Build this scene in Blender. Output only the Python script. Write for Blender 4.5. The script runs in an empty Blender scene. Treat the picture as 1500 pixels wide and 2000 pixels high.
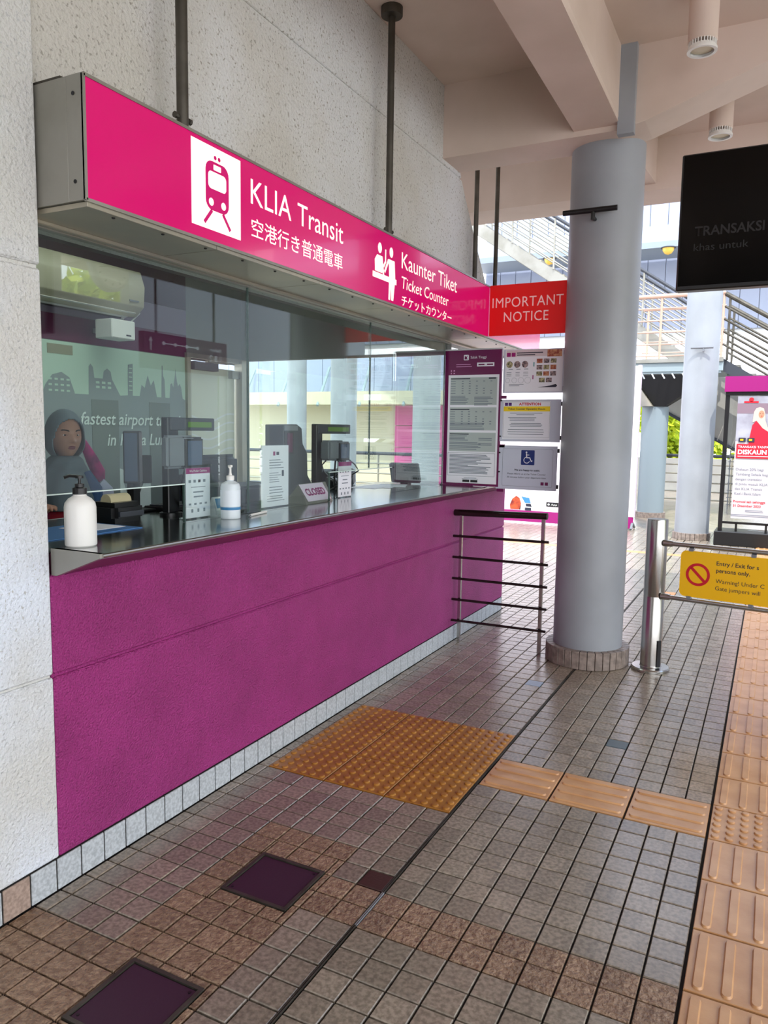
import bpy, bmesh, math, random
from mathutils import Vector, Matrix
random.seed(7)
PI = math.pi
D = bpy.data
COL = bpy.context.scene.collection

# ------------------------------------------------------------------ camera
CX, CY, CZ, YAW, PITCH, ROLL, FPX = 2.036, 0.0, 1.5442, 0.4718, 0.1073, 0.0148, 1479.95
def camera():
    f = Vector((-math.sin(YAW)*math.cos(PITCH), math.cos(YAW)*math.cos(PITCH), -math.sin(PITCH)))
    r = Vector((math.cos(YAW), math.sin(YAW), 0)); u = r.cross(f)
    r2 = math.cos(ROLL)*r + math.sin(ROLL)*u
    u2 = -math.sin(ROLL)*r + math.cos(ROLL)*u
    cd = D.cameras.new('camera'); co = D.objects.new('camera', cd); COL.objects.link(co)
    m = Matrix(((r2.x, u2.x, -f.x), (r2.y, u2.y, -f.y), (r2.z, u2.z, -f.z)))
    co.matrix_world = Matrix.Translation((CX, CY, CZ)) @ m.to_4x4()
    cd.sensor_width = 36; cd.lens = FPX/2000*36; cd.clip_start = 0.05; cd.clip_end = 500
    bpy.context.scene.camera = co
camera()

# ------------------------------------------------------------------ sky, sun, exposure
SC = bpy.context.scene
SC.view_settings.view_transform = 'Standard'
SC.view_settings.look = 'None'
SC.view_settings.gamma = 1
SC.view_settings.use_curve_mapping = False
SC.view_settings.exposure = 0.0
W = D.worlds.new('sky'); SC.world = W; W.use_nodes = True
nt = W.node_tree; nt.nodes.clear()
tc = nt.nodes.new('ShaderNodeTexCoord')
sep = nt.nodes.new('ShaderNodeSeparateXYZ'); nt.links.new(tc.outputs['Generated'], sep.inputs[0])
ramp = nt.nodes.new('ShaderNodeValToRGB'); nt.links.new(sep.outputs['Z'], ramp.inputs[0])
ramp.color_ramp.elements[0].position = 0.0; ramp.color_ramp.elements[0].color = (0.95, 0.96, 1.0, 1)
ramp.color_ramp.elements[1].position = 0.8; ramp.color_ramp.elements[1].color = (0.36, 0.58, 0.98, 1)
nz = nt.nodes.new('ShaderNodeTexNoise'); nz.inputs['Scale'].default_value = 2.2; nz.inputs['Detail'].default_value = 6
nt.links.new(tc.outputs['Generated'], nz.inputs['Vector'])
cr = nt.nodes.new('ShaderNodeValToRGB'); cr.color_ramp.elements[0].position = 0.42; cr.color_ramp.elements[1].position = 0.62
nt.links.new(nz.outputs['Fac'], cr.inputs[0])
mx = nt.nodes.new('ShaderNodeMix'); mx.data_type = 'RGBA'
nt.links.new(cr.outputs['Color'], mx.inputs['Factor']); nt.links.new(ramp.outputs['Color'], mx.inputs['A']); mx.inputs['B'].default_value = (1, 1, 1, 1)
bg = nt.nodes.new('ShaderNodeBackground'); bg.inputs['Strength'].default_value = 3.9
nt.links.new(mx.outputs['Result'], bg.inputs['Color'])
ow = nt.nodes.new('ShaderNodeOutputWorld'); nt.links.new(bg.outputs[0], ow.inputs[0])

sd = D.lights.new('sun', 'SUN'); sd.energy = 4.5; sd.angle = math.radians(0.6); sd.color = (1.0, 0.95, 0.86)
so = D.objects.new('sun', sd); COL.objects.link(so)
so.rotation_euler = Vector((-0.32, 0.55, -1.0)).to_track_quat('-Z', 'Y').to_euler()

# ------------------------------------------------------------------ materials
def lin(c):
    return tuple(((v/255)/12.92 if v/255 <= .04045 else ((v/255+.055)/1.055)**2.4) for v in c) + (1,)
MATS = {}
def mat(name, rgb, rough=.5, metal=0., bump=0., bscale=200., var=0., vscale=3., rgb2=None, emit=0., ecol=None,
        spec=.5, grid=None, speck=None, sscale=180., coat=0., bdist=.002, detail=4, alpha=1.):
    if name in MATS: return MATS[name]
    m = D.materials.new(name); m.use_nodes = True; t = m.node_tree
    b = t.nodes['Principled BSDF']
    b.inputs['Base Color'].default_value = lin(rgb)
    b.inputs['Roughness'].default_value = rough; b.inputs['Metallic'].default_value = metal
    b.inputs['Specular IOR Level'].default_value = spec
    if coat: b.inputs['Coat Weight'].default_value = coat; b.inputs['Coat Roughness'].default_value = .03
    geo = t.nodes.new('ShaderNodeNewGeometry')
    if var or rgb2:
        n = t.nodes.new('ShaderNodeTexNoise'); n.inputs['Scale'].default_value = vscale; n.inputs['Detail'].default_value = 5
        t.links.new(geo.outputs['Position'], n.inputs['Vector'])
        r = t.nodes.new('ShaderNodeValToRGB')
        c1 = lin(rgb); c2 = lin(rgb2) if rgb2 else tuple(v*(1-var) for v in c1[:3])+(1,)
        r.color_ramp.elements[0].position = .38; r.color_ramp.elements[0].color = c2
        r.color_ramp.elements[1].position = .62; r.color_ramp.elements[1].color = c1
        t.links.new(n.outputs['Fac'], r.inputs[0])
        src = r.outputs['Color']
        if grid:   # per-tile tone
            mp = t.nodes.new('ShaderNodeVectorMath'); mp.operation = 'DIVIDE'; mp.inputs[1].default_value = (grid, grid, 1000)
            t.links.new(geo.outputs['Position'], mp.inputs[0])
            ad = t.nodes.new('ShaderNodeVectorMath'); ad.operation = 'ADD'; ad.inputs[1].default_value = (.44, -.43, .5)
            t.links.new(mp.outputs[0], ad.inputs[0])
            fl = t.nodes.new('ShaderNodeVectorMath'); fl.operation = 'FLOOR'; t.links.new(ad.outputs[0], fl.inputs[0])
            wn = t.nodes.new('ShaderNodeTexWhiteNoise'); t.links.new(fl.outputs[0], wn.inputs['Vector'])
            mr = t.nodes.new('ShaderNodeMapRange'); mr.inputs['To Min'].default_value = .8; mr.inputs['To Max'].default_value = 1.1
            t.links.new(wn.outputs['Value'], mr.inputs['Value'])
            ml = t.nodes.new('ShaderNodeVectorMath'); ml.operation = 'SCALE'
            t.links.new(src, ml.inputs[0]); t.links.new(mr.outputs[0], ml.inputs['Scale'])
            src = ml.outputs[0]
        if speck:
            n3 = t.nodes.new('ShaderNodeTexNoise'); n3.inputs['Scale'].default_value = sscale; n3.inputs['Detail'].default_value = 2
            t.links.new(geo.outputs['Position'], n3.inputs['Vector'])
            r3 = t.nodes.new('ShaderNodeValToRGB'); r3.color_ramp.elements[0].position = .60; r3.color_ramp.elements[0].color = (0, 0, 0, 1)
            r3.color_ramp.elements[1].position = .70; r3.color_ramp.elements[1].color = (1, 1, 1, 1)
            t.links.new(n3.outputs['Fac'], r3.inputs[0])
            m3 = t.nodes.new('ShaderNodeMix'); m3.data_type = 'RGBA'; m3.inputs['B'].default_value = lin(speck)
            t.links.new(r3.outputs['Color'], m3.inputs['Factor']); t.links.new(src, m3.inputs['A']); src = m3.outputs['Result']
        t.links.new(src, b.inputs['Base Color'])
    if bump:
        n2 = t.nodes.new('ShaderNodeTexNoise'); n2.inputs['Scale'].default_value = bscale; n2.inputs['Detail'].default_value = detail
        t.links.new(geo.outputs['Position'], n2.inputs['Vector'])
        bp = t.nodes.new('ShaderNodeBump'); bp.inputs['Strength'].default_value = bump; bp.inputs['Distance'].default_value = bdist
        t.links.new(n2.outputs['Fac'], bp.inputs['Height']); t.links.new(bp.outputs[0], b.inputs['Normal'])
    if emit:
        b.inputs['Emission Color'].default_value = lin(ecol or rgb); b.inputs['Emission Strength'].default_value = emit
    MATS[name] = m
    return m
def glass_mat(name, tint=(.93, .975, .96), k=1.5):
    m = D.materials.new(name); m.use_nodes = True; t = m.node_tree; t.nodes.clear()
    o = t.nodes.new('ShaderNodeOutputMaterial'); tr = t.nodes.new('ShaderNodeBsdfTransparent'); gl = t.nodes.new('ShaderNodeBsdfGlossy')
    tr.inputs['Color'].default_value = tint+(1,); gl.inputs['Roughness'].default_value = 0.0; gl.inputs['Color'].default_value = (.95, 1, .99, 1)
    fr = t.nodes.new('ShaderNodeLayerWeight'); fr.inputs['Blend'].default_value = .5
    pw = t.nodes.new('ShaderNodeMath'); pw.operation = 'POWER'; pw.inputs[1].default_value = 4.2
    mu = t.nodes.new('ShaderNodeMath'); mu.operation = 'MULTIPLY_ADD'; mu.inputs[1].default_value = .9*k; mu.inputs[2].default_value = .042*k; mu.use_clamp = True
    mi = t.nodes.new('ShaderNodeMixShader')
    t.links.new(fr.outputs['Facing'], pw.inputs[0]); t.links.new(pw.outputs[0], mu.inputs[0]); t.links.new(mu.outputs[0], mi.inputs[0])
    t.links.new(tr.outputs[0], mi.inputs[1]); t.links.new(gl.outputs[0], mi.inputs[2]); t.links.new(mi.outputs[0], o.inputs[0])
    MATS[name] = m
    return m
m_pier = mat('painted_roughcast_white', (230, 238, 250), .75, bump=1., bscale=75, bdist=.012, speck=(190, 192, 192), sscale=90., var=.10, vscale=1.6, rgb2=(214, 214, 210))
m_upper = mat('aggregate_concrete', (218, 219, 218), .8, bump=1., bscale=70, bdist=.010, speck=(158, 154, 144), sscale=75., rgb2=(204, 201, 192), vscale=1.3)
m_purple = mat('painted_roughcast_purple', (166, 47, 126), .5, bump=1., bscale=130, bdist=.012, speck=(124, 30, 92), sscale=150., rgb2=(154, 42, 116), vscale=4)
m_ceil = mat('painted_ceiling', (222, 204, 192), .8, bump=.1, bscale=30, rgb2=(206, 188, 174), vscale=1.2)
m_col = mat('painted_column_grey', (156, 161, 167), .42, bump=.05, bscale=20, rgb2=(146, 151, 156), vscale=2)
m_grout = mat('dark_grout', (34, 30, 28), .95)
m_tile = mat('stone_floor_tile', (160, 147, 130), .22, bump=.2, bscale=230, bdist=.0015, rgb2=(128, 117, 102), vscale=70, grid=.1, spec=.9)
m_tileb = mat('rough_brown_tile', (162, 134, 108), .38, bump=1., bscale=75, bdist=.012, rgb2=(128, 100, 78), vscale=45, grid=.1)
m_tiled = mat('dark_brown_tile', (66, 40, 34), .45, bump=.4, bscale=120)
m_tilebg = mat('blue_grey_tile', (84, 98, 104), .4, bump=.3, bscale=200)
m_tilelb = mat('pale_blue_tile', (150, 168, 190), .4, bump=.3, bscale=200)
m_tileo = mat('orange_tile', (214, 150, 96), .4, bump=.3, bscale=200)
m_skirt = mat('pale_skirting_tile', (196, 202, 206), .5, bump=.4, bscale=220, rgb2=(168, 174, 178), vscale=90)
m_skirtb = mat('brown_skirting_tile', (176, 154, 140), .5, bump=.4, bscale=220, rgb2=(150, 130, 118), vscale=90)
m_skirtc = mat('column_skirting_tile', (150, 136, 126), .5, bump=.4, bscale=200, rgb2=(120, 108, 100), vscale=25)
m_tact = mat('tactile_ochre_brown', (176, 122, 50), .3, bump=.1, bscale=150, rgb2=(162, 108, 42), vscale=6, spec=.6)
m_tact2 = mat('tactile_yellow_tan', (204, 156, 108), .33, bump=.1, bscale=150, rgb2=(190, 140, 92), vscale=8, spec=.6)
m_steel = mat('brushed_steel', (178, 176, 172), .24, 1.0)
m_steel2 = mat('counter_steel', (170, 172, 172), .13, 1.0, bump=.03, bscale=6, bdist=.01)
m_dsteel = mat('dark_steel_pole', (92, 88, 80), .5, .6, rgb2=(74, 70, 62), vscale=8)
m_hand = mat('dark_handrail', (64, 54, 52), .25, .8)
m_alu = mat('grey_aluminium', (158, 156, 148), .42, .55, rgb2=(140, 138, 128), vscale=3)
m_alud = mat('dull_aluminium_underside', (160, 156, 144), .38, .5, rgb2=(182, 174, 154), vscale=2)
m_black = mat('black_plastic', (18, 18, 20), .35)
m_blackm = mat('matt_black', (26, 26, 28), .7)
m_dgrey = mat('dark_grey_plastic', (52, 56, 64), .5)
m_grey = mat('grey_plastic', (120, 124, 130), .45)
m_lgrey = mat('light_grey_plastic', (200, 202, 204), .4)
m_white = mat('white_plastic', (236, 236, 232), .35)
m_paper = mat('white_paper', (236, 236, 244), .55)
m_sign = mat('magenta_sign_film', (186, 0, 98), .14, emit=.36, ecol=(228, 0, 104), coat=.25)
m_signw = mat('lit_white_film', (250, 248, 236), .3, emit=.5, ecol=(255, 252, 240))
m_signm = mat('magenta_print', (206, 4, 110), .25, emit=.2)
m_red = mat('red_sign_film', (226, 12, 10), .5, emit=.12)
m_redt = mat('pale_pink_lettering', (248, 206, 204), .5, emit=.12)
m_plum = mat('plum_paint', (92, 22, 66), .5)
m_plumd = mat('dark_plum_paint', (50, 14, 38), .6)
m_mag = mat('magenta_board_paint', (150, 10, 108), .4)
m_post = mat('plum_poster_frame', (104, 8, 76), .35)
m_ink = mat('dark_ink', (40, 42, 60), .6)
m_inkg = mat('grey_ink', (120, 128, 140), .6)
m_navy = mat('navy_blue_print', (18, 40, 110), .5)
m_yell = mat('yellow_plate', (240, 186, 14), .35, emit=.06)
m_yprint = mat('yellow_print', (244, 214, 30), .5)
m_rprint = mat('red_print', (206, 22, 44), .5)
m_pinkw = mat('pink_wall_panel', (214, 84, 150), .6)
m_clad = mat('white_cladding', (156, 165, 188), .45)
m_cream = mat('cream_wall', (206, 196, 168), .7)
m_stairc = mat('stair_concrete', (150, 148, 144), .8, rgb2=(160, 160, 154), vscale=2)
m_gbeam = mat('pale_grey_beam', (150, 164, 168), .6)
m_leaf = mat('bright_leaf', (150, 200, 30), .6, rgb2=(90, 140, 20), vscale=4)
m_leafy = mat('yellow_leaf', (206, 214, 40), .6, rgb2=(150, 178, 24), vscale=4)
m_bark = mat('bark', (92, 74, 56), .9)
m_skin = mat('skin', (176, 128, 106), .5)
m_lip = mat('lips', (132, 66, 70), .5)
m_eyew = mat('eye_white', (220, 216, 212), .3)
m_iris = mat('dark_iris', (26, 16, 14), .2)
m_hijab = mat('grey_hijab_cloth', (96, 110, 118), .8, bump=.3, bscale=500)
m_batik = mat('patterned_blouse', (176, 30, 52), .75, rgb2=(40, 70, 130), vscale=9)
m_magc = mat('magenta_cloth', (190, 30, 120), .75, rgb2=(120, 20, 90), vscale=12)
m_lav = mat('pale_lavender_cloth', (176, 182, 206), .75)
m_trou = mat('dark_trousers', (34, 34, 42), .8)
m_glass = glass_mat('window_glass')
m_glass2 = glass_mat('acrylic', (.98, .99, .995), .8)
m_gedge = mat('glass_edge', (70, 92, 86), .15, spec=.8)
m_mural = mat('mint_mural_film', (192, 218, 200), .6)
m_muralg = mat('grey_mural_print', (146, 158, 158), .6)
m_muralw = mat('white_mural_lettering', (232, 244, 238), .6)
m_lcd = mat('green_lcd', (60, 96, 20), .3, emit=.25, ecol=(110, 150, 30))
m_lamp = mat('lamp_lens', (214, 204, 176), .4)
m_amber = mat('amber_dome', (240, 196, 90), .4)
m_skyp = mat('blue_card_print', (60, 130, 180), .5)
m_int = mat('booth_interior_grey', (120, 124, 120), .7)
m_desk = mat('pale_desk_top', (206, 214, 214), .35)

# ------------------------------------------------------------------ mesh helpers
class MB:
    def __init__(s): s.v = []; s.f = []
    def _add(s, vs, fs):
        n = len(s.v); s.v += [tuple(p) for p in vs]; s.f += [tuple(i+n for i in f) for f in fs]; return s
    def box(s, x0, x1, y0, y1, z0, z1):
        return s._add([(x, y, z) for z in (z0, z1) for y in (y0, y1) for x in (x0, x1)],
                      [(0, 2, 3, 1), (4, 5, 7, 6), (0, 1, 5, 4), (2, 6, 7, 3), (0, 4, 6, 2), (1, 3, 7, 5)])
    def obox(s, c, u, v, w, a, b, h):   # centre, axes, half sizes
        c, u, v, w = Vector(c), Vector(u).normalized(), Vector(v).normalized(), Vector(w).normalized()
        return s._add([c+u*a*i+v*b*j+w*h*k for k in (-1, 1) for j in (-1, 1) for i in (-1, 1)],
                      [(0, 2, 3, 1), (4, 5, 7, 6), (0, 1, 5, 4), (2, 6, 7, 3), (0, 4, 6, 2), (1, 3, 7, 5)])
    def prism(s, pts, d):   # polygon of 3d pts pushed by vector d
        n = len(pts); p = [Vector(q) for q in pts]; d = Vector(d)
        return s._add(p+[q+d for q in p], [tuple(range(n))[::-1], tuple(range(n, 2*n))] + [(i, (i+1) % n, (i+1) % n+n, i+n) for i in range(n)])
    def tube(s, pts, r, n=12, caps=True, r1=None):
        pts = [Vector(p) for p in pts]; base = len(s.v); rings = []
        rr = r if isinstance(r, (list, tuple)) else [r]*len(pts)
        if r1 is not None: rr = [r + (r1-r)*i/(len(pts)-1) for i in range(len(pts))]
        prev = None
        for i, p in enumerate(pts):
            t = (pts[min(i+1, len(pts)-1)] - pts[max(i-1, 0)]).normalized()
            a = Vector((0, 0, 1)) if abs(t.z) < .9 else Vector((1, 0, 0))
            if prev is not None and (prev - t*prev.dot(t)).length > 1e-4: u = (prev - t*prev.dot(t)).normalized()
            else: u = t.cross(a).normalized()
            prev = u; w = t.cross(u)
            rings.append([p+u*math.cos(2*PI*k/n)*rr[i]+w*math.sin(2*PI*k/n)*rr[i] for k in range(n)])
        vs = [q for R in rings for q in R]; fs = []
        for i in range(len(rings)-1):
            for k in range(n): fs.append((i*n+k, i*n+(k+1) % n, (i+1)*n+(k+1) % n, (i+1)*n+k))
        if caps: fs += [tuple(range(n))[::-1], tuple(range((len(rings)-1)*n, len(rings)*n))]
        return s._add(vs, fs)
    def lathe(s, prof, c, n=24, sx=1., sy=1., caps=True):   # prof [(r,z)...]
        vs = []; fs = []
        for r, z in prof:
            for k in range(n): vs.append((c[0]+sx*r*math.cos(2*PI*k/n), c[1]+sy*r*math.sin(2*PI*k/n), c[2]+z))
        for i in range(len(prof)-1):
            for k in range(n): fs.append((i*n+k, i*n+(k+1) % n, (i+1)*n+(k+1) % n, (i+1)*n+k))
        if caps and prof[0][0] > 1e-5: fs.append(tuple(range(n))[::-1])
        if caps and prof[-1][0] > 1e-5: fs.append(tuple(range((len(prof)-1)*n, len(prof)*n)))
        return s._add(vs, fs)
    def sphere(s, c, r, n=16, m=10, sz=1., sx=1., sy=1.):
        return s.lathe([(r*math.sin(PI*i/m) if 0 < i < m else 1e-5, -r*sz*math.cos(PI*i/m)) for i in range(m+1)], c, n, sx, sy)
    def build(s, name, m, parent=None, bevel=0., seg=1, smooth=True, ang=35):
        me = D.meshes.new(name); me.from_pydata(s.v, [], s.f)
        bm = bmesh.new(); bm.from_mesh(me); bmesh.ops.recalc_face_normals(bm, faces=bm.faces[:])
        if bevel:
            bmesh.ops.bevel(bm, geom=bm.edges[:], offset=bevel, segments=seg, affect='EDGES', clamp_overlap=True)
        bm.to_mesh(me); bm.free()
        me.materials.append(m)
        if smooth:
            me.polygons.foreach_set('use_smooth', [True]*len(me.polygons)); me.set_sharp_from_angle(angle=math.radians(ang))
        me.update()
        return link(name, me, parent)
def link(name, data, parent=None):
    o = D.objects.new(name, data); COL.objects.link(o)
    if parent:
        o.parent = parent
        if parent.type == 'EMPTY': o.matrix_parent_inverse = Matrix.Translation(-Vector(parent.location))
    return o
def thing(name, loc, label, cat, group=None):
    o = D.objects.new(name, None); COL.objects.link(o); o.location = loc; o.empty_display_size = .1
    return tag(o, label, cat, group)
def tag(o, label, cat, group=None, kind=None):
    o['label'] = label; o['category'] = cat
    if group: o['group'] = group
    if kind: o['kind'] = kind
    return o
def struct(o): o['kind'] = 'structure'; return o
def stuff(o): o['kind'] = 'stuff'; return o
def lab(o, s): o['label'] = s; return o
def B(name, m, x0, x1, y0, y1, z0, z1, parent=None, bevel=0., seg=1):
    return MB().box(x0, x1, y0, y1, z0, z1).build(name, m, parent, bevel, seg)
def copy_tree(o, loc, label=None, group=None):
    r = o.copy(); COL.objects.link(r); r.location = loc
    if label: r['label'] = label
    if group: r['group'] = group
    for ch in o.children:
        c = ch.copy(); COL.objects.link(c); c.parent = r
        for g in ch.children:
            d = g.copy(); COL.objects.link(d); d.parent = c
    return r

# flat print on a sheet: O = top left corner, U = right, V = down, N = outward
def curve_mesh(cu):
    ob = D.objects.new('tmp', cu); COL.objects.link(ob)
    dg = bpy.context.evaluated_depsgraph_get(); me = D.meshes.new_from_object(ob.evaluated_get(dg))
    D.objects.remove(ob); D.curves.remove(cu)
    return me
_capH = [None]
def text_mesh(s, bold=0., shear=0., res=3, space=1.):
    cu = D.curves.new('t', 'FONT'); cu.body = s; cu.size = 1; cu.resolution_u = res; cu.offset = bold; cu.shear = shear; cu.space_character = space
    return curve_mesh(cu)
class Sheet:
    def __init__(s, O, U, V, parent, step=.0008):
        s.O, s.U, s.V = Vector(O), Vector(U).normalized(), Vector(V).normalized(); s.N = s.V.cross(s.U).normalized()
        s.parent = parent; s.step = step
    def P(s, u, v, k=1): return s.O + s.U*u + s.V*v + s.N*(k*s.step)
    def rect(s, name, m, u0, v0, u1, v1, k=1, parent=None, r=0.):
        return s.poly(name, m, rrect(u0, v0, u1, v1, r) if r else [(u0, v0), (u1, v0), (u1, v1), (u0, v1)], k, parent=parent)
    def poly(s, name, m, *cs, k=1, parent=None):
        if cs and isinstance(cs[-1], int): k = cs[-1]; cs = cs[:-1]
        cu = D.curves.new('c', 'CURVE'); cu.dimensions = '2D'; cu.fill_mode = 'BOTH'
        for pts in cs:
            sp = cu.splines.new('POLY'); sp.points.add(len(pts)-1); sp.use_cyclic_u = True
            for i, p in enumerate(pts): sp.points[i].co = (p[0], -p[1], 0, 1)
        me = curve_mesh(cu)
        for v in me.vertices: v.co = s.P(v.co.x, -v.co.y, k)
        me.materials.clear(); me.materials.append(m); me.update()
        return link(name, me, parent or s.parent)
    def bars(s, name, m, rects, k=1, parent=None):
        b = MB()
        for u0, v0, u1, v1 in rects: b._add([s.P(u0, v0, k), s.P(u0, v1, k), s.P(u1, v1, k), s.P(u1, v0, k)], [(0, 1, 2, 3)])
        return b.build(name, m, parent or s.parent, smooth=False)
    def text(s, name, m, st, u, v, h, width=None, align='L', bold=0., shear=0., k=1, parent=None, cjk=False, maxw=None, space=1.):
        """u,v: baseline start (or centre/right); h: cap height"""
        me = text_mesh(st, bold, shear, 3, space)
        xs = [q.co.x for q in me.vertices]; ys = [q.co.y for q in me.vertices]
        if not xs: return None
        if cjk: y0, y1 = min(ys), max(ys)
        else: y0, y1 = 0., .72
        x0, x1 = min(xs), max(xs); sy = h/(y1-y0); sx = sy if width is None else width/(x1-x0)
        if maxw and sx*(x1-x0) > maxw: sx = maxw/(x1-x0)
        w = (x1-x0)*sx; off = {'L': 0, 'C': -w/2, 'R': -w}[align]
        for q in me.vertices: q.co = s.P(u+off+(q.co.x-x0)*sx, v-(q.co.y-y0)*sy, k)
        me.materials.clear(); me.materials.append(m); me.update()
        return link(name, me, parent or s.parent)
def rrect(u0, v0, u1, v1, r, n=5):
    p = []
    for cx, cy, a in ((u1-r, v0+r, -90), (u1-r, v1-r, 0), (u0+r, v1-r, 90), (u0+r, v0+r, 180)):
        for i in range(n+1):
            t = math.radians(a+90*i/n); p.append((cx+r*math.cos(t), cy+r*math.sin(t)))
    return p
def circ(cx, cy, r, n=28, ry=None): return [(cx+r*math.cos(2*PI*i/n), cy+(ry or r)*math.sin(2*PI*i/n)) for i in range(n)]
def stroke(p, q, w):
    p, q = Vector(p), Vector(q); d = (q-p).normalized(); n = Vector((-d.y, d.x))*w/2
    return [tuple(p+n), tuple(q+n), tuple(q-n), tuple(p-n)]
def lines(u0, v0, u1, n, pitch, h, rnd=.25, center=False):
    out = []
    for i in range(n):
        w = (u1-u0)*(1-random.random()*rnd); a = u0+(u1-u0-w)/2 if center else u0
        out.append((a, v0+i*pitch, a+w, v0+i*pitch+h))
    return out

# ================================================================== SETTING
# ---------------- floor
floor = struct(B('floor', m_grout, -14, 14, -6, 26, -.12, -.009))
GX0, GY0 = .056, .043
cells = []   # x0,x1,y0,y1,kind
def kind_of(x, y):
    if .856 < x < .956 and 2.143 < y < 2.243: return 'd'
    if 1.37 < x < 1.47 and 3.743 < y < 3.843: return 'g'
    if .756 < x < .856 and 4.443 < y < 4.543: return 'l'
    if 1.17 < x < 1.27 and 7.6 < y < 7.8: return 'o'
    if y < 1.543 and x < .756: return 'b'
    if .356 < x < .756 and 1.543 < y < 2.343: return 'b'
    if .356 < x < 1.9 and 1.943 < y < 2.143: return 'b'
    return 't'
XL = [.003] + [GX0+.1*k for k in range(10)]
XR = [.966 + .1035*k for k in range(10)]
XF = [2.205 + .1*k for k in range(26)]
covers = [(.475, .72, 1.91, 2.14), (.475, .72, 1.265, 1.505)]
COLS = [(.98, 5.17, .278), (1.02, 12.14, .268)]
def keep(x0, x1, y0, y1):
    cx, cy = (x0+x1)/2, (y0+y1)/2
    if .05 < cx < .96 and 2.743 < cy < 3.643: return False
    if .96 < cx < 1.9 and 3.043 < cy < 3.343: return False
    for a, b, c, d in covers:
        if a < x0 and x1 < b and c < y0 and y1 < d: return False
    for a, b, r in COLS:
        if math.hypot(cx-a, cy-b) < r-.08: return False
    return True
for j in range(-8, 132):
    y0 = GY0+.1*j; y1 = y0+.1
    for xs in (XL, XR, XF):
        for a, b in zip(xs, xs[1:]):
            if keep(a, b, y0, y1): cells.append((a, b, y0, y1))
    if y0 > 6.3:
        for k in range(42):
            a = -.1*(k+1); cells.append((a+.003, a+.1+.003 if k else .003, y0, y1))
g = .0058
def clip_cover(a, b, c, d):
    # tiles cut round an inspection cover: return the remaining strips
    for (p, q, r, s) in covers:
        p, q, r, s = p-.009, q+.009, r-.009, s+.009
        if a < q and b > p and c < s and d > r:
            opts = []; x0, x1 = max(a, p), min(b, q)
            if a < p: opts.append((a, p, c, d))
            if b > q: opts.append((q, b, c, d))
            if c < r: opts.append((x0, x1, c, r))
            if d > s: opts.append((x0, x1, s, d))
            return opts
    return [(a, b, c, d)]
tm = {'t': m_tile, 'b': m_tileb, 'd': m_tiled, 'g': m_tilebg, 'l': m_tilelb, 'o': m_tileo}
tn = {'t': 'floor_tile', 'b': 'rough_floor_tile', 'd': 'floor_tile', 'g': 'floor_tile', 'l': 'floor_tile', 'o': 'floor_tile'}
def tile_mesh(w, d, m, t=.012, ch=.0025, top=0.):
    x, y = w/2-g/2, d/2-g/2
    vs = [(-x, -y, -t), (x, -y, -t), (x, y, -t), (-x, y, -t), (-x, -y, top-ch), (x, -y, top-ch), (x, y, top-ch), (-x, y, top-ch),
          (-x+ch, -y+ch, top), (x-ch, -y+ch, top), (x-ch, y-ch, top), (-x+ch, y-ch, top)]
    fs = [(0, 1, 5, 4), (1, 2, 6, 5), (2, 3, 7, 6), (3, 0, 4, 7), (4, 5, 9, 8), (5, 6, 10, 9), (6, 7, 11, 10), (7, 4, 8, 11), (8, 9, 10, 11)]
    return vs, fs
tmesh = {}
def tile_data(w, d, k):
    key = (round(w, 3), round(d, 3), k)
    if key not in tmesh:
        vs, fs = tile_mesh(w, d, tm[k]); me = D.meshes.new(tn[k]); me.from_pydata(vs, [], fs); me.materials.append(tm[k]); tmesh[key] = me
    return tmesh[key]
cells2 = []
for (a, b, c, d) in cells:
    for r in clip_cover(a, b, c, d):
        if (r[1]-r[0]) > .009 and (r[3]-r[2]) > .009: cells2.append(r + (kind_of((a+b)/2, (c+d)/2),))
def inview(x, y):
    dx, dy = x-CX, y-CY
    fw = -math.sin(YAW)*dx+math.cos(YAW)*dy; rt = math.cos(YAW)*dx+math.sin(YAW)*dy
    if fw < .3: return False
    zc = fw*math.cos(PITCH)+CZ*math.sin(PITCH); up = -CZ*math.cos(PITCH)+fw*math.sin(PITCH)
    return abs(rt/zc) < .53 and abs(up/zc) < .7
cells2.sort(key=lambda q: (0 if inview((q[0]+q[1])/2, (q[2]+q[3])/2) else 1, math.hypot((q[0]+q[1])/2-CX, (q[2]+q[3])/2-CY)))
cnt = {'floor_tile': 0, 'rough_floor_tile': 0}; rest = {}
for (a, b, c, d, k) in cells2:
    if cnt[tn[k]] < 300 or k in 'dglo':
        cnt[tn[k]] += 1
        o = link(tn[k], tile_data(b-a, d-c, k), floor); o.location = ((a+b)/2, (c+d)/2, random.uniform(-.0008, .0006))
    else: rest.setdefault(k, []).append((a, b, c, d))
for k, L in rest.items():
    V = []; F = []
    for (a, b, c, d) in L:
        vs, fs = tile_mesh(b-a, d-c, None); n = len(V); zz = random.uniform(-.0008, .0006)
        V += [(x+(a+b)/2, y+(c+d)/2, z+zz) for x, y, z in vs]; F += [tuple(i+n for i in f) for f in fs]
    me = D.meshes.new('floor_tile_field'); me.from_pydata(V, [], F); me.materials.append(tm[k]); stuff(link('floor_tile_field', me, floor))
# outer paving beyond the tiled bay
stuff(MB().box(-14, -4.3, 6.3, 26, -.012, -.001).box(-4.3, 14, 13.25, 26, -.012, -.001).box(4.72, 14, -6, 13.25, -.012, -.001).build('outer_paving', m_tile, floor))
B('orange_strip', m_tileo, -3, 2.2, 10.25, 10.4, -.006, .001, floor)
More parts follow.
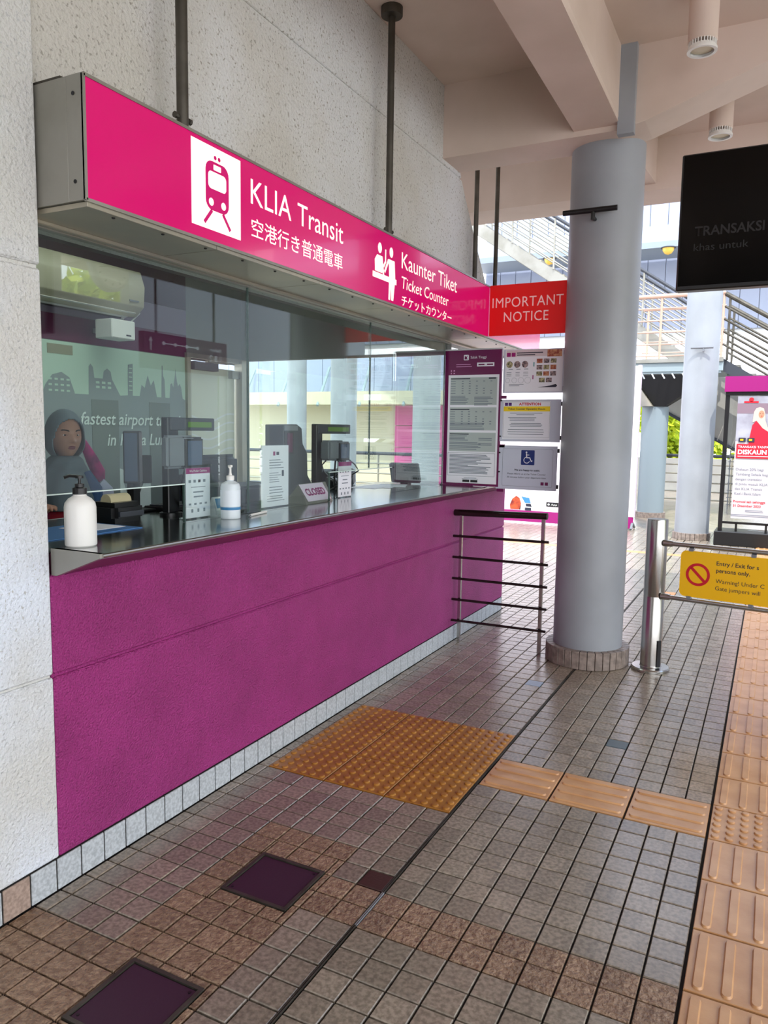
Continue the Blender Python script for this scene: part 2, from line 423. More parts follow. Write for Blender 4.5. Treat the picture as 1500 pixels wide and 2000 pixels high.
# tactile studs tile
def blister(m, n=6, size=.3, oval=False):
    b = MB(); s = size/2-.0015
    vs, fs = tile_mesh(size, size, m, .012, .002, .002); b._add(vs, fs)
    for i in range(n):
        for j in range(n):
            cx, cy = -s+(i+.5)*2*s/n, -s+(j+.5)*2*s/n
            b.lathe([(.0155, .002), (.0150, .006), (.012, .0085), (.006, .009)], (cx, cy, 0), 12)
    o = b.build('tmp', m); me = o.data; D.objects.remove(o); return me
def bars_tile(m, wx, wy, along, n=4, top=.008):
    b = MB(); vs, fs = tile_mesh(wx, wy, m, .012, .002, .002); b._add(vs, fs)
    L = wx if along == 'x' else wy; Wd = wy if along == 'x' else wx
    for i in range(n):
        c = -Wd/2+(i+.5)*Wd/n; hw = Wd/n*.21; hl = L/2-.014
        ring = []
        def oc(hw, hl):
            p = []
            for a in range(-90, 91, 30): p.append((hl-hw+hw*math.cos(math.radians(a)), hw*math.sin(math.radians(a))))
            for a in range(90, 271, 30): p.append((-hl+hw+hw*math.cos(math.radians(a)), hw*math.sin(math.radians(a))))
            return p
        lo, hi = oc(hw, hl), oc(hw-.004, hl-.004); nn = len(lo)
        def tr(p, z): return (p[0], c+p[1], z) if along == 'x' else (c-p[1], p[0], z)
        b._add([tr(p, .002) for p in lo]+[tr(p, top) for p in hi],
               [(q, (q+1) % nn, (q+1) % nn+nn, q+nn) for q in range(nn)]+[tuple(range(nn, 2*nn))])
    o = b.build('tmp', m); me = o.data; D.objects.remove(o); return me
bl = blister(m_tact)
for i in range(3):
    for j in range(3):
        o = link('stud_tactile_tile', bl, floor); o.location = (.056+.15+.3*i, 2.743+.15+.3*j, 0)
lt = bars_tile(m_tact2, .307, .296, 'x')
for i in range(3):
    o = link('bar_tactile_tile', lt, floor); o.location = (.97+.154+.31*i, 3.193, 0)
bl2 = blister(m_tact2); gt = bars_tile(m_tact2, .3, .297, 'y')
for k in range(-11, 32):
    yc = 3.19+.3*k
    o = link('stud_tactile_tile' if k == 0 else 'guide_tactile_tile', bl2 if k == 0 else gt, floor); o.location = (2.052, yc, 0)
# expansion joint
jt = MB().box(.957, .9595, -1, 12.9, -.006, .0015).box(.9625, .965, -1, 12.9, -.006, .0015).build('expansion_joint', m_dsteel, floor)
MB().box(.957, .9665, 1.95, 2.14, -.006, .0012).build('joint_sealant', m_col, floor)
# inspection covers: tray frame + purple inlay
for i, (a, b, c, d) in enumerate(covers):
    t = thing('inspection_cover', ((a+b)/2, (c+d)/2, 0), ['dark purple square inspection cover farther along the brown tiles, nearer the studded paving',
              'dark purple square inspection cover nearest the camera, cut by the bottom edge'][i], 'inspection cover', 'recessed covers in the floor')
    fr = MB(); w = .012; e = .008
    fr.box(a-e, b+e, c-e, c-e+w, -.02, .003).box(a-e, b+e, d+e-w, d+e, -.02, .003).box(a-e, a-e+w, c-e+w, d+e-w, -.02, .003).box(b+e-w, b+e, c-e+w, d+e-w, -.02, .003)
    fr.build('frame', m_dsteel, t)
    B('cover_plate', mat('purple_cover_inlay', (58, 26, 48), .6, bump=.2, bscale=150), a+.007, b-.007, c+.007, d-.007, -.004, -.001, t, .001)
    for s_ in ((a+.02, c+.02), (b-.02, d-.02)): MB().lathe([(.005, 0), (.005, .0015)], (s_[0], s_[1], -.001), 8).build('lifting_hole', m_black, t)

# ---------------- left wall: white pier, purple counter wall, skirting
wl = struct(B('wall_left', m_upper, -.30, -.012, -3.2, 1.64, 0, 3.8))
def panel(name, m, y0, y1, z0, z1, parent, x0=-.05, x1=0., dy=.006): return B(name, m, x0, x1, y0, y1, z0, z1, parent, dy)
panel('wall_panel', m_pier, -3.2, 1.646, .112, .729, wl)
panel('wall_panel', m_pier, -3.2, 1.646, .738, 2.022, wl)
panel('wall_panel', m_pier, -3.2, 1.646, 2.034, 3.8, wl)
wc = struct(B('wall_counter', m_purple, -.16, -.012, 1.646, 6.28, 0, 1.06))
panel('wall_panel', m_purple, 1.648, 6.285, .112, .727, wc)
panel('wall_panel', m_purple, 1.648, 6.285, .738, 1.066, wc)
bs = struct(B('baseboard_left', m_grout, -.012, -.001, -1, 6.285, 0, .110))
sk = {}
for k in range(-25, 49):
    y = 1.43+.1008*k
    if y+.1 > 6.35: break
    m = m_skirtb if k == 0 else m_skirt
    if m.name not in sk:
        o = MB().box(-.008, .0035, .003, .0978, .003, .109).build('tmp', m, None, .0015); sk[m.name] = o.data; D.objects.remove(o)
    o = link('skirting_tile', sk[m.name], bs); o.location = (0, y, 0)
# upper wall above the sign
wu = struct(MB().prism([(-.04, 1.646, 2.2), (-.04, 5.9, 2.2), (-.04, 5.93, 2.5), (-.04, 5.70, 2.70), (-.04, 5.42, 3.0), (-.04, 5.24, 3.2), (-.04, 5.13, 3.34), (-.04, 5.13, 3.8), (-.04, 1.646, 3.8)], (-.22, 0, 0)).build('wall_upper', m_upper, smooth=False))
MB().prism([(-.03, 1.648, 2.2), (-.03, 5.92, 2.2), (-.03, 5.95, 2.5), (-.03, 5.88, 2.56), (-.03, 5.72, 2.70), (-.03, 5.44, 3.0), (-.03, 5.26, 3.2), (-.03, 5.18, 3.300), (-.03, 1.648, 3.300)], (-.03, 0, 0)).build('wall_panel', m_upper, wu, .004, smooth=False)
MB().prism([(-.03, 1.648, 3.312), (-.03, 5.17, 3.312), (-.03, 5.14, 3.36), (-.03, 5.14, 3.8), (-.03, 1.648, 3.8)], (-.03, 0, 0)).build('wall_panel', m_upper, wu, .004, smooth=False)

# ---------------- ceiling and beams
ce = struct(B('ceiling', m_ceil, -4, 5.3, -5, 6.75, 3.8, 4.05))
b1 = MB().prism([(-.26, 4.83, 3.8), (4.9, 4.83, 3.8), (4.9, 4.83, 3.62), (3.0, 4.83, 3.62), (1.95, 4.83, 3.60), (1.25, 4.83, 3.37), (1.1, 4.83, 3.34), (.8, 4.83, 3.34), (-.26, 4.83, 3.34)], (0, .31, 0))
struct(b1.build('trim_1', m_ceil, None, smooth=False))
b2 = MB().prism([(.835, 6.75, 3.8), (.835, 6.75, 3.5), (.835, 5.3, 3.38), (.835, 4.9, 3.37), (.82, 3.3, 3.43), (.82, 1.5, 3.46), (.82, -5, 3.46), (.82, -5, 3.8)], (.27, 0, 0))
struct(b2.build('trim_2', m_ceil, None, smooth=False))
struct(B('trim_3', m_ceil, -4, 5.3, 6.35, 6.75, 3.42, 3.8))
struct(B('trim_4', m_ceil, 5.1, 5.3, -5, 6.75, 3.66, 3.8))
struct(B('wall_light_blocker', mat('grey_light_blocker', (150, 146, 142), .8), -4, 3.2, -5.2, -5, 0, 4.0))  # unseen wall added behind the camera to cut the ambient light
struct(B('trim_5', m_ceil, -.26, 5.1, -.2, .1, 3.34, 3.8))
struct(B('trim_6', m_ceil, 4.1, 4.35, -5, 6.35, 3.56, 3.8))

# ---------------- columns
def column(x, y, r, h, ring_r, label, struct_n, base_h=.118):
    t = thing('column', (x, y, 0), label, 'column', 'round station columns')
    MB().lathe([(r, 0), (r, h)], (x, y, 0), 56).build('shaft', m_col, t)
    if ring_r:
        MB().lathe([(ring_r-.012, 0), (ring_r-.012, base_h-.004)], (x, y, 0), 40).build('base_plinth', m_grout, t)
        n = struct_n; th = 2*PI/n
        vs = []; 
        a0, a1 = -th/2*.93, th/2*.93; ri, ro = r-.01, ring_r
        pr = [(ro*math.cos(a0), ro*math.sin(a0)), (ro*math.cos(a1), ro*math.sin(a1)), (ri*math.cos(a1), ri*math.sin(a1)), (ri*math.cos(a0), ri*math.sin(a0))]
        q = MB().prism([(p[0], p[1], .001) for p in pr], (0, 0, base_h)).build('tmp', m_skirtc, None, .003); me = q.data; D.objects.remove(q)
        for k in range(n):
            o = D.objects.new('base_tile', me); COL.objects.link(o); o.parent = t; o.location = (0, 0, 0); o.rotation_euler = (0, 0, k*th+.03)
    return t
c1 = column(.98, 5.17, .229, 3.36, .278, 'large pale grey round column in the foreground with a tiled ring at its foot', 34)
struct(B('trim_7', m_col, 1.10, 1.195, 4.785, 4.84, 3.3, 3.8))
br = thing('sign_bracket', (.93, 4.93, 2.9), 'black T-shaped bar bracket high on the large foreground column', 'bracket', 'T-shaped brackets on columns')
def tbracket(x, y, z, L, r, root, m, tilt=0.):
    MB().tube([(x-L/2, y-.05-tilt, z), (x+L/2, y-.05+tilt, z)], r, 12).build('cross_bar', m, root)
    MB().tube([(x+.02, y-.05, z), (x+.02, y-.05, z-.055)], r*.8, 10).tube([(x+.02, y-.05, z-.04), (x+.02, y+.03, z-.04)], r*.7, 10).build('stem', m, root)
tbracket(.94, 4.93, 2.91, .33, .0165, br, m_black)
c2 = column(1.02, 12.14, .24, 8.0, .268, 'pale grey column on the far concourse beside the black advertising stand', 26, .10)
br2 = thing('sign_bracket', (1.02, 11.86, 2.95), 'small grey T-shaped bracket on the far column left of the advertising stand', 'bracket', 'T-shaped brackets on columns')
tbracket(1.045, 11.9, 2.785, .3, .016, br2, m_grey)

# ---------------- low steel railing between the counter wall and the big column
t = thing('railing', (.37, 5.11, 0), 'low steel railing with a dark top bar between the purple counter wall and the column', 'railing')
MB().tube([(.004, 5.12, .958), (.69, 5.10, .975)], .0235, 20).build('top_rail', m_hand, t)
MB().box(.047, .067, 5.105, 5.13, 0, .94).build('post', m_steel, t)
MB().box(.653, .675, 5.09, 5.115, 0, .955).build('post', m_steel, t)
for k, (z0, z1) in enumerate(((.79, .80), (.635, .642), (.478, .487), (.322, .332), (.165, .176))):
    MB().tube([(.006, 5.095, z0), (.712, 5.075, z1)], .0095, 12).build('bar', m_hand, t)

# ---------------- swing gate post and gate
t = thing('gate_post', (1.40, 5.155, 0), 'stainless steel cylindrical post on a round flange beside the large column', 'post')
MB().lathe([(.0665, .006), (.0665, .492), (.0655, .494), (.0655, .497), (.0665, .499), (.0665, .992), (.064, 1.0), (.0001, 1.0)], (1.40, 5.155, 0), 48).build('tube', m_steel, t)
MB().lathe([(.121, 0), (.121, .016), (.115, .024), (.07, .026), (.068, .03)], (1.40, 5.155, 0), 48).build('flange', m_steel, t)
MB().obox((1.452, 5.112, .12), (.77, -.64, 0), (.64, .77, 0), (0, 0, 1), .006, .014, .088).build('cable_slot', m_blackm, t)
gd = Vector((math.cos(.17), -math.sin(.17), 0)); go = Vector((1.40, 5.12, 0)); gn = Vector((-gd.y, gd.x, 0))*-1
def gp(s, z, d=0): return go+gd*s+gn*d+Vector((0, 0, z))
t = thing('swing_gate', (1.9, 5.06, 0), 'swing gate of two steel bars reaching right from the steel post', 'gate')
for z in (.852, .505):
    MB().tube([gp(.055, z), gp(1.02, z)], .0155, 16).build('bar', m_steel, t)
    MB().tube([gp(.05, z), gp(.105, z)], .021, 16).build('socket', m_steel, t)
MB().tube([gp(1.02, .852), gp(1.05, .83), gp(1.06, .68), gp(1.05, .53), gp(1.02, .505)], .0155, 16).build('end_bend', m_steel, t)
t = thing('warning_sign', (1.85, 5.04, .5), 'yellow plate with a red no-entry symbol hung on the gate bars', 'sign')
S = Sheet(gp(.165, .822, .02), gd, (0, 0, -1), t)
pl = S.poly('tmp', m_yell, rrect(0, 0, .82, .292, .035), k=0)
me = pl.data; D.objects.remove(pl)
b = MB(); oc = [S.P(u, v, 0) for u, v in rrect(0, 0, .82, .292, .035)]; b.prism(oc, S.N*-.003); S.parent = b.build('plate', m_yell, t, smooth=False)
S.poly('no_entry_symbol', m_rprint, circ(.108, .146, .072, 40), circ(.108, .146, .055, 40), k=1)
S.poly('no_entry_symbol', m_rprint, stroke((.066, .104), (.15, .188), .018), k=1)
for tx, v, h, bo in (('Entry / Exit for s', .074, .026, .014), ('persons only.', .118, .026, .014), ('Warning! Under C', .184, .026, 0), ('Gate jumpers will', .229, .026, 0)):
    S.text('lettering', m_ink, tx, .214, v, h, bold=bo)
for s_ in (.06, .42, .76):
    for v, z in ((-.006, .852), (.298, .505)):
        MB().obox(gp(.165+s_, .822-v, .012), gd, gn, (0, 0, 1), .013, .014, .009).build('clip', m_grey, t)

# ---------------- the long counter sign box
t = thing('counter_sign', (.09, 4.06, 2.2), 'long magenta light-box sign with white lettering above the ticket counter window', 'sign')
Y0, Y1, Z0, Z1, XS = 1.652, 6.50, 2.205, 2.557, .196
MB().box(-.03, XS-.004, Y0+.002, Y1, Z0, Z1).build('box_body', m_alu, t)
MB().box(-.03, .128, Y0-.002, Y0+.004, Z0, Z1+.003).build('end_plate', m_alu, t, .001)
MB().box(.130, XS+.001, Y0-.003, Y0+.004, Z0, Z1+.003).build('end_plate', m_alu, t, .001)
MB().box(-.03, .10, Y0+.002, Y0+.06, Z1, Z1+.012).build('top_flange', m_dsteel, t)
for z in (Z0+.055, Z1-.05): MB().tube([(.158, Y0-.005, z), (.158, Y0+.002, z)], .006, 10).build('screw', m_blackm, t)
B('frame_trim', m_alu, XS-.006, XS+.004, Y0, Y1, Z1-.006, Z1+.004, t)
B('frame_trim', m_alu, XS-.006, XS+.004, Y0, Y1, Z0-.004, Z0+.006, t)
B('frame_trim', m_alu, XS-.006, XS+.004, Y0-.003, Y0+.005, Z0, Z1, t)
fp = B('face_panel', m_sign, XS-.004, XS, Y0+.004, Y1, Z0+.005, Z1-.005, t)
SY = lambda y: y-Y0
S = Sheet((XS, Y0, Z1), (0, 1, 0), (0, 0, -1), fp, .0012)
def vz(z): return Z1-z
S.rect('pictogram_panel', m_signw, SY(2.108), vz(2.537), SY(2.38), vz(2.249))
# train pictogram (front of a train on rails)
u0 = SY(2.245); T = m_signm
body = rrect(u0-.066, vz(2.485), u0+.066, vz(2.312), .03)
S.poly('train_pictogram', T, rrect(u0-.064, vz(2.487), u0+.064, vz(2.318), .034), rrect(u0-.050, vz(2.452), u0+.050, vz(2.392), .016),
       rrect(u0-.021, vz(2.478), u0+.021, vz(2.459), .003), circ(u0-.034, vz(2.346), .0135), circ(u0+.034, vz(2.346), .0135), k=2)
for s_ in (-1, 1):
    S.poly('train_pictogram', T, stroke((u0+s_*.030, vz(2.318)), (u0+s_*.072, vz(2.268)), .013), k=2)
    S.poly('train_pictogram', T, circ(u0+s_*.011, vz(2.502), .0075), k=2)
S.text('lettering', m_signw, 'KLIA', SY(2.443), vz(2.402), .096, width=.275)
S.text('lettering', m_signw, 'Transit', SY(2.765), vz(2.402), .092, width=.38)
S.text('lettering', m_signw, '空港行き普通電車', SY(2.447), vz(2.280), .072, width=.695, cjk=True, bold=.003)
# ticket counter pictogram
P_ = m_signw; a = SY(3.44)
S.poly('counter_pictogram', P_, circ(a+.075, vz(2.465), .021, ry=.026))
S.poly('counter_pictogram', P_, circ(a+.205, vz(2.468), .021, ry=.026))
S.poly('counter_pictogram', P_, [(a+.045, vz(2.428)), (a+.105, vz(2.428)), (a+.128, vz(2.335)), (a+.10, vz(2.350)), (a+.10, vz(2.345)), (a+.025, vz(2.345)), (a+.02, vz(2.40))])
S.poly('counter_pictogram', P_, [(a+.0, vz(2.34)), (a+.27, vz(2.34)), (a+.27, vz(2.312)), (a+.0, vz(2.312))])
S.poly('counter_pictogram', P_, [(a+.175, vz(2.43)), (a+.245, vz(2.43)), (a+.255, vz(2.34)), (a+.235, vz(2.225)), (a+.212, vz(2.225)), (a+.208, vz(2.30)), (a+.2, vz(2.225)), (a+.178, vz(2.225)), (a+.183, vz(2.345))])
S.poly('counter_pictogram', P_, stroke((a+.175, vz(2.425)), (a+.130, vz(2.355)), .016))
S.poly('counter_pictogram', P_, stroke((a+.118, vz(2.38)), (a+.140, vz(2.41)), .014))
S.poly('counter_pictogram', P_, stroke((a+.140, vz(2.405)), (a+.140, vz(2.47)), .012))
S.text('lettering', m_signw, 'Kaunter Tiket', SY(3.77), vz(2.414), .088, width=.80)
S.text('lettering', m_signw, 'Ticket Counter', SY(3.773), vz(2.310), .066, width=.665, shear=.12)
S.text('lettering', m_signw, 'チケットカウンター', SY(3.777), vz(2.217), .058, width=.715, cjk=True, bold=.006)
# underside between sign and glass
t = thing('soffit_track', (.05, 4, 2.19), 'dull metal underside strip and glazing track under the long magenta sign', 'trim')
ys = [1.66, 2.25, 2.95, 3.65, 4.35, 5.05, 5.8, 6.48]
for a_, b_ in zip(ys, ys[1:]): B('soffit_panel', m_alud, -.082, .192, a_, b_-.004, 2.188, 2.2035, t, .001)
B('track_rail', m_alu, -.122, -.088, 1.66, 5.2, 2.172, 2.2, t, .003)
B('track_rail', m_alud, -.088, -.062, 1.66, 6.4, 2.176, 2.19, t, .003)
y = 1.78
while y < 6.4:
    MB().lathe([(.0055, 0), (.0055, -.003), (.003, -.004)], (.17, y, 2.188), 8).build('screw', m_blackm, t); y += .215

# hanging rods
for i, (x, y, z0, rr, lb) in enumerate(((.085, 2.195, 2.557, .021, 'first hanging rod from the left above the sign, bolted over the train pictogram'),
        (.07, 3.86, 2.557, .019, 'long hanging rod with a round ceiling flange above the middle of the sign'),
        (.10, 5.57, 2.557, .016, 'thin hanging rod just left of the column, rising behind the red board'),
        (.02, 5.35, 2.557, .017, 'short-looking hanging rod seen at the slanted end of the concrete wall'))):
    t = thing('hanging_rod', (x, y, z0), lb, 'rod', 'rods holding the sign')
    MB().tube([(x, y, z0), (x, y, 3.8 if y < 4.8 or y > 5.14 else 3.35)], rr, 14).build('tube', m_dsteel, t)
    MB().lathe([(rr*3, -.045), (rr*3.1, -.04), (rr*3.1, 0), (.001, 0)], (x, y, 3.8), 20).build('ceiling_flange', m_dsteel, t)
    if i < 2:
        MB().tube([(x, y-.04, z0+.085), (x, y+.04, z0+.085)], .006, 8).tube([(x, y-.042, z0+.085), (x, y-.03, z0+.085)], .011, 8).tube([(x, y+.03, z0+.085), (x, y+.042, z0+.085)], .011, 8).build('bolt', m_dsteel, t)

# ---------------- counter top
t = thing('ticket_counter', (0, 3.9, 1.1), 'polished stainless steel ticket counter top above the purple wall', 'counter')
MB().prism([(.217, 1.65, 1.153), (.217, 1.65, 1.140), (.022, 1.65, 1.066), (-.001, 1.65, 1.066), (-.001, 1.65, 1.153)], (0, .022, 0)).build('end_gusset', m_alu, t, smooth=False)
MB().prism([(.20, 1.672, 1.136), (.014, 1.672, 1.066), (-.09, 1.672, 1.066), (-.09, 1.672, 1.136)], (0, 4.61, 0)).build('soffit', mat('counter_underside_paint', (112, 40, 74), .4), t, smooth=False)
MB().box(-.62, .215, 1.655, 5.18, 1.137, 1.153).build('top_sheet', m_steel2, t)
MB().box(-.02, .215, 5.18, 6.285, 1.137, 1.153).build('top_sheet', m_steel2, t)
MB().tube([(.216, 1.66, 1.146), (.216, 6.285, 1.146)], .0075, 10).build('front_edge', m_steel, t)

# ---------------- glazing
GX = -.107
t = thing('ticket_window', (GX, 3.4, 1.153), 'frameless glass ticket window in tall panes above the steel counter', 'window')
def pane(pts, x=GX, th=.008):
    MB().prism([(x, a_, b_) for a_, b_ in pts], (-th, 0, 0)).build('pane', m_glass, t, smooth=False)
zb, zt = 1.1545, 2.176
pane([(1.70, 1.315), (2.395, 1.315), (2.395, zb), (2.820, zb), (2.820, zt), (1.70, zt)])
pane([(2.826, zb), (3.540, zb), (3.540, 1.315), (3.995, 1.315), (3.995, zt), (2.826, zt)])
pane([(4.001, 1.315), (4.30, 1.315), (4.30, zb), (5.130, zb), (5.130, zt), (4.001, zt)])
for y in (2.823, 3.998): B('glass_joint', m_gedge, GX-.0085, GX+.0005, y-.0025, y+.0025, 1.16 if y < 3 else 1.32, zt, t)
B('glass_joint', m_gedge, GX-.0085, GX+.0005, 5.13, 5.136, zb, zt, t)
MB().box(GX-.009, GX+.001, 1.70, 2.395, 1.3105, 1.315).box(GX-.009, GX+.001, 3.54, 4.30, 1.3105, 1.315).build('cutout_edge', m_signw if False else mat('bright_glass_edge', (214, 232, 226), .15), t)
MB().box(GX-.009, GX+.001, 2.391, 2.395, zb, 1.3105).box(GX-.009, GX+.001, 3.54, 3.544, zb, 1.3105).build('cutout_edge', m_gedge, t)

# ================================================================== BOOTH INTERIOR
bx = -1.98
wb = struct(B('wall_back', m_int, bx-.12, bx, .9, 4.52, 0, 2.95))
struct(B('wall_near', m_int, bx, -.3, .9, 1.0, 0, 2.95))
struct(B('wall_end', m_int, bx, -.16, 5.2, 5.28, 0, 1.06))
struct(B('trim_8', m_int, bx, -.12, 5.2, 5.28, 2.105, 2.95))
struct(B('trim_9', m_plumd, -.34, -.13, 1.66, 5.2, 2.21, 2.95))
struct(B('trim_10', m_int, bx-.12, bx, 4.52, 5.28, 2.075, 2.95))
struct(B('trim_11', m_int, bx-.12, bx-.09, 4.52, 5.2, 0, .02))
fi = struct(B('floor_booth', m_int, bx, -.16, .9, 5.2, -.004, .02))
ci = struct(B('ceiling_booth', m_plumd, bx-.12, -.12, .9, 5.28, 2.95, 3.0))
# painted bands high on the back wall; the lilac one paints in a glass reflection
B('paint_reflection_band', m_plum, bx, bx+.004, 1, 4.52, 2.075, 2.235, wb); B('paint_reflection_band', mat('lilac_reflection', (120, 108, 128), .6), bx, bx+.004, 1, 4.52, 2.237, 2.42, wb)
B('paint_reflection_band', m_plumd, bx, bx+.004, 1, 4.52, 2.422, 2.95, wb)
# unseen lamp added to brighten the booth interior and mural
t = thing('booth_fill_light', (-1.1, 3.2, 2.94), 'added unseen ceiling light inside the ticket booth, brightening the mural', 'light')
B('housing', m_white, -1.25, -.95, 2.3, 4.1, 2.90, 2.95, t)
B('diffuser', mat('fill_light_diffuser', (240, 246, 240), .5, emit=8.0, ecol=(238, 248, 240)), -1.23, -.97, 2.32, 4.08, 2.893, 2.90, t)
# mural
mu = thing('wall_mural', (bx, 3.2, 1.3), 'mint green mural with grey landmark skyline and white slogan on the booth back wall', 'mural')
B('mural_film', m_mural, bx, bx+.005, 1.02, 4.50, .1, 2.07, mu)
S = Sheet((bx+.005, 0, 0), (0, 1, 0), (0, 0, -1), mu, .002)
def zz(L): return [(a_, -b_) for a_, b_ in L]
sky = [(1.1, .1), (1.1, 1.75), (2.9, 1.73), (3.22, 1.74)]
sky += [(3.25, 1.80), (3.30, 1.86), (3.37, 1.88), (3.43, 1.85), (3.47, 1.75), (3.58, 1.75), (3.585, 1.93), (3.60, 1.95), (3.62, 1.93), (3.63, 1.86), (3.70, 1.86), (3.71, 1.91), (3.74, 1.93), (3.77, 1.91), (3.78, 1.86), (3.82, 1.80), (3.85, 1.755),
        (3.92, 1.76), (3.925, 1.97), (3.97, 1.98), (3.965, 1.76), (4.03, 1.76), (4.05, 1.84), (4.08, 1.82), (4.11, 1.91), (4.14, 1.84), (4.17, 1.88), (4.20, 1.76), (4.245, 1.76), (4.25, 1.92), (4.252, 1.99), (4.262, 1.99), (4.265, 1.92), (4.28, 1.89), (4.285, 1.76),
        (4.33, 1.76), (4.34, 1.86), (4.355, 1.87), (4.37, 1.84), (4.39, 1.93), (4.395, 1.98), (4.40, 1.93), (4.42, 1.85), (4.44, 1.87), (4.455, 1.84), (4.47, 1.76), (4.5, 1.75), (4.5, .1)]
S.poly('skyline', m_muralg, zz(sky), k=1)
stuff(S.bars('skyline_windows', m_mural, [(3.27+.045*i, -1.84+.035*j, 3.295+.045*i, -1.828+.035*j) for i in range(4) for j in range(3)]+[(3.93, -1.95+.03*j, 3.96, -1.943+.03*j) for j in range(6)]+[(3.64+.05*i, -1.84+.03*j, 3.67+.05*i, -1.825+.03*j) for i in range(3) for j in range(2)], k=2))
S.text('slogan', m_muralw, 'The fastest airport transit', 3.30, -1.555, .083, width=1.17, shear=.2, bold=.01, k=6)
S.text('slogan', m_muralw, 'in Kuala Lumpur', 3.72, -1.415, .083, width=.74, shear=.2, bold=.01, k=6)
S.poly('train_drawing', m_muralw, zz([(3.5, .9), (3.75, 1.28), (3.95, 1.22), (4.45, 1.12), (4.45, .5), (3.5, .5)]), k=2)
S.poly('train_drawing', m_muralg, zz([(3.86, 1.16), (3.95, 1.2), (4.0, 1.05), (3.93, .98)]), k=3)
# beige panel, then two doors reflected in the glass, painted in as grey sheets
B('mural_panel', mat('beige_panel', (150, 150, 128), .6), bx+.005, bx+.008, 3.27, 3.46, 1.99, 2.05, mu)
for a_, b_ in ((3.60, 3.83), (4.12, 4.33)):
    B('reflected_door', mat('reflected_door_grey', (126, 136, 132), .6), bx+.006, bx+.0095, a_, b_, .3, 1.72, mu)
# glass side door in the back wall with wave decal
t = thing('glass_door', (bx, 4.86, 0), 'pale glass door with wavy white stripes in the booth back corner', 'door')
B('leaf', mat('cream_glass_leaf', (226, 226, 206), .3), bx-.03, bx-.015, 4.55, 5.12, .02, 2.02, t)
S = Sheet((bx-.015, 4.55, 0), (0, 1, 0), (0, 0, -1), t, .002)
for k in range(5):
    up = [(.02+.54*i/20, -(1.62-.07*k+.03*math.cos(i/20*2*PI+.6)+.02*i/20)) for i in range(21)]
    S.poly('wave_stripe', m_white, up+[(a_, b_+.014) for a_, b_ in up[::-1]])
B('closer', m_grey, bx-.015, bx+.05, 4.56, 4.84, 1.99, 2.05, t); B('closer_arm', m_alu, bx, bx+.03, 4.74, 5.0, 2.055, 2.07, t)
B('top_hinge', m_alu, bx-.015, bx+.03, 5.04, 5.14, 1.95, 2.01, t)
B('jamb', m_alud, bx-.05, bx+.03, 4.50, 4.54, 0, 2.075, t); B('head', m_alu, bx-.05, bx+.03, 4.50, 5.2, 2.075, 2.11, t)
B('corner_post', m_alud, bx-.03, bx+.05, 5.14, 5.24, 0, 2.105, t)
# end window
t = thing('end_window', (-1.05, 5.24, 1.06), 'clear end window of the booth looking out to the far platform', 'window')
B('pane', m_glass, bx+.05, -.13, 5.236, 5.244, 1.10, 2.10, t)
B('sill', m_grey, bx+.05, -.13, 5.19, 5.29, 1.06, 1.10, t)
# desk
t = thing('desk', (-.85, 3.3, .75), 'pale inner desk behind the ticket window running along the glass', 'desk')
B('desk_top', m_desk, -.87, -.625, 1.75, 5.15, 1.09, 1.12, t)
for y in (1.78, 3.4, 5.1): B('leg', m_dgrey, -.86, -.82, y, y+.04, .02, 1.09, t); B('leg', m_dgrey, -.7, -.65, y, y+.04, .02, 1.09, t)
t = thing('desk_pad', (-.3, 1.95, 1.153), 'glossy light blue desk pad on the counter behind the white pump bottle', 'desk pad')
B('pad', mat('blue_desk_mat', (96, 150, 214), .15), -.42, -.13, 1.71, 2.18, 1.1535, 1.156, t, .001)
B('paper', m_paper, -.36, -.20, 1.98, 2.16, 1.1562, 1.157, t)

# air conditioner
t = thing('air_conditioner', (-1.85, 3.45, 2.27), 'cream wall-mounted air conditioner high inside the booth', 'air conditioner')
m_ac = mat('aged_cream_plastic', (186, 180, 156), .45)
MB().prism([(bx+.01, 2.98, 2.29), (bx+.16, 2.98, 2.27), (bx+.235, 2.98, 2.33), (bx+.245, 2.98, 2.46), (bx+.21, 2.98, 2.56), (bx+.01, 2.98, 2.58)], (0, .88, 0)).build('casing', m_ac, t, .006)
MB().prism([(bx+.10, 3.02, 2.268), (bx+.20, 3.02, 2.292), (bx+.195, 3.02, 2.296), (bx+.10, 3.02, 2.276)], (0, .80, 0)).build('air_flap', m_white, t, smooth=False)
B('outlet', m_black, bx+.05, bx+.10, 3.02, 3.82, 2.268, 2.285, t)
B('badge', m_grey, bx+.243, bx+.247, 3.72, 3.80, 2.355, 2.365, t)
MB().tube([(bx+.10, 3.80, 2.27), (bx+.12, 3.76, 2.22), (bx+.12, 3.68, 2.19), (bx+.06, 3.62, 2.2)], .012, 8).tube([(bx+.16, 3.86, 2.4), (bx+.17, 3.88, 2.3), (bx+.14, 3.78, 2.2)], .005, 6).build('drain_pipe', m_lgrey, t)
t = thing('junction_box', (-1.8, 3.66, 2.12), 'small white box under the air conditioner in the booth', 'box')
B('body', m_white, bx+.10, bx+.25, 3.56, 3.76, 2.105, 2.225, t, .006)
B('bracket', m_lgrey, bx, bx+.10, 3.63, 3.68, 2.15, 2.18, t); B('badge', m_ink, bx+.25, bx+.252, 3.68, 3.72, 2.125, 2.135, t)

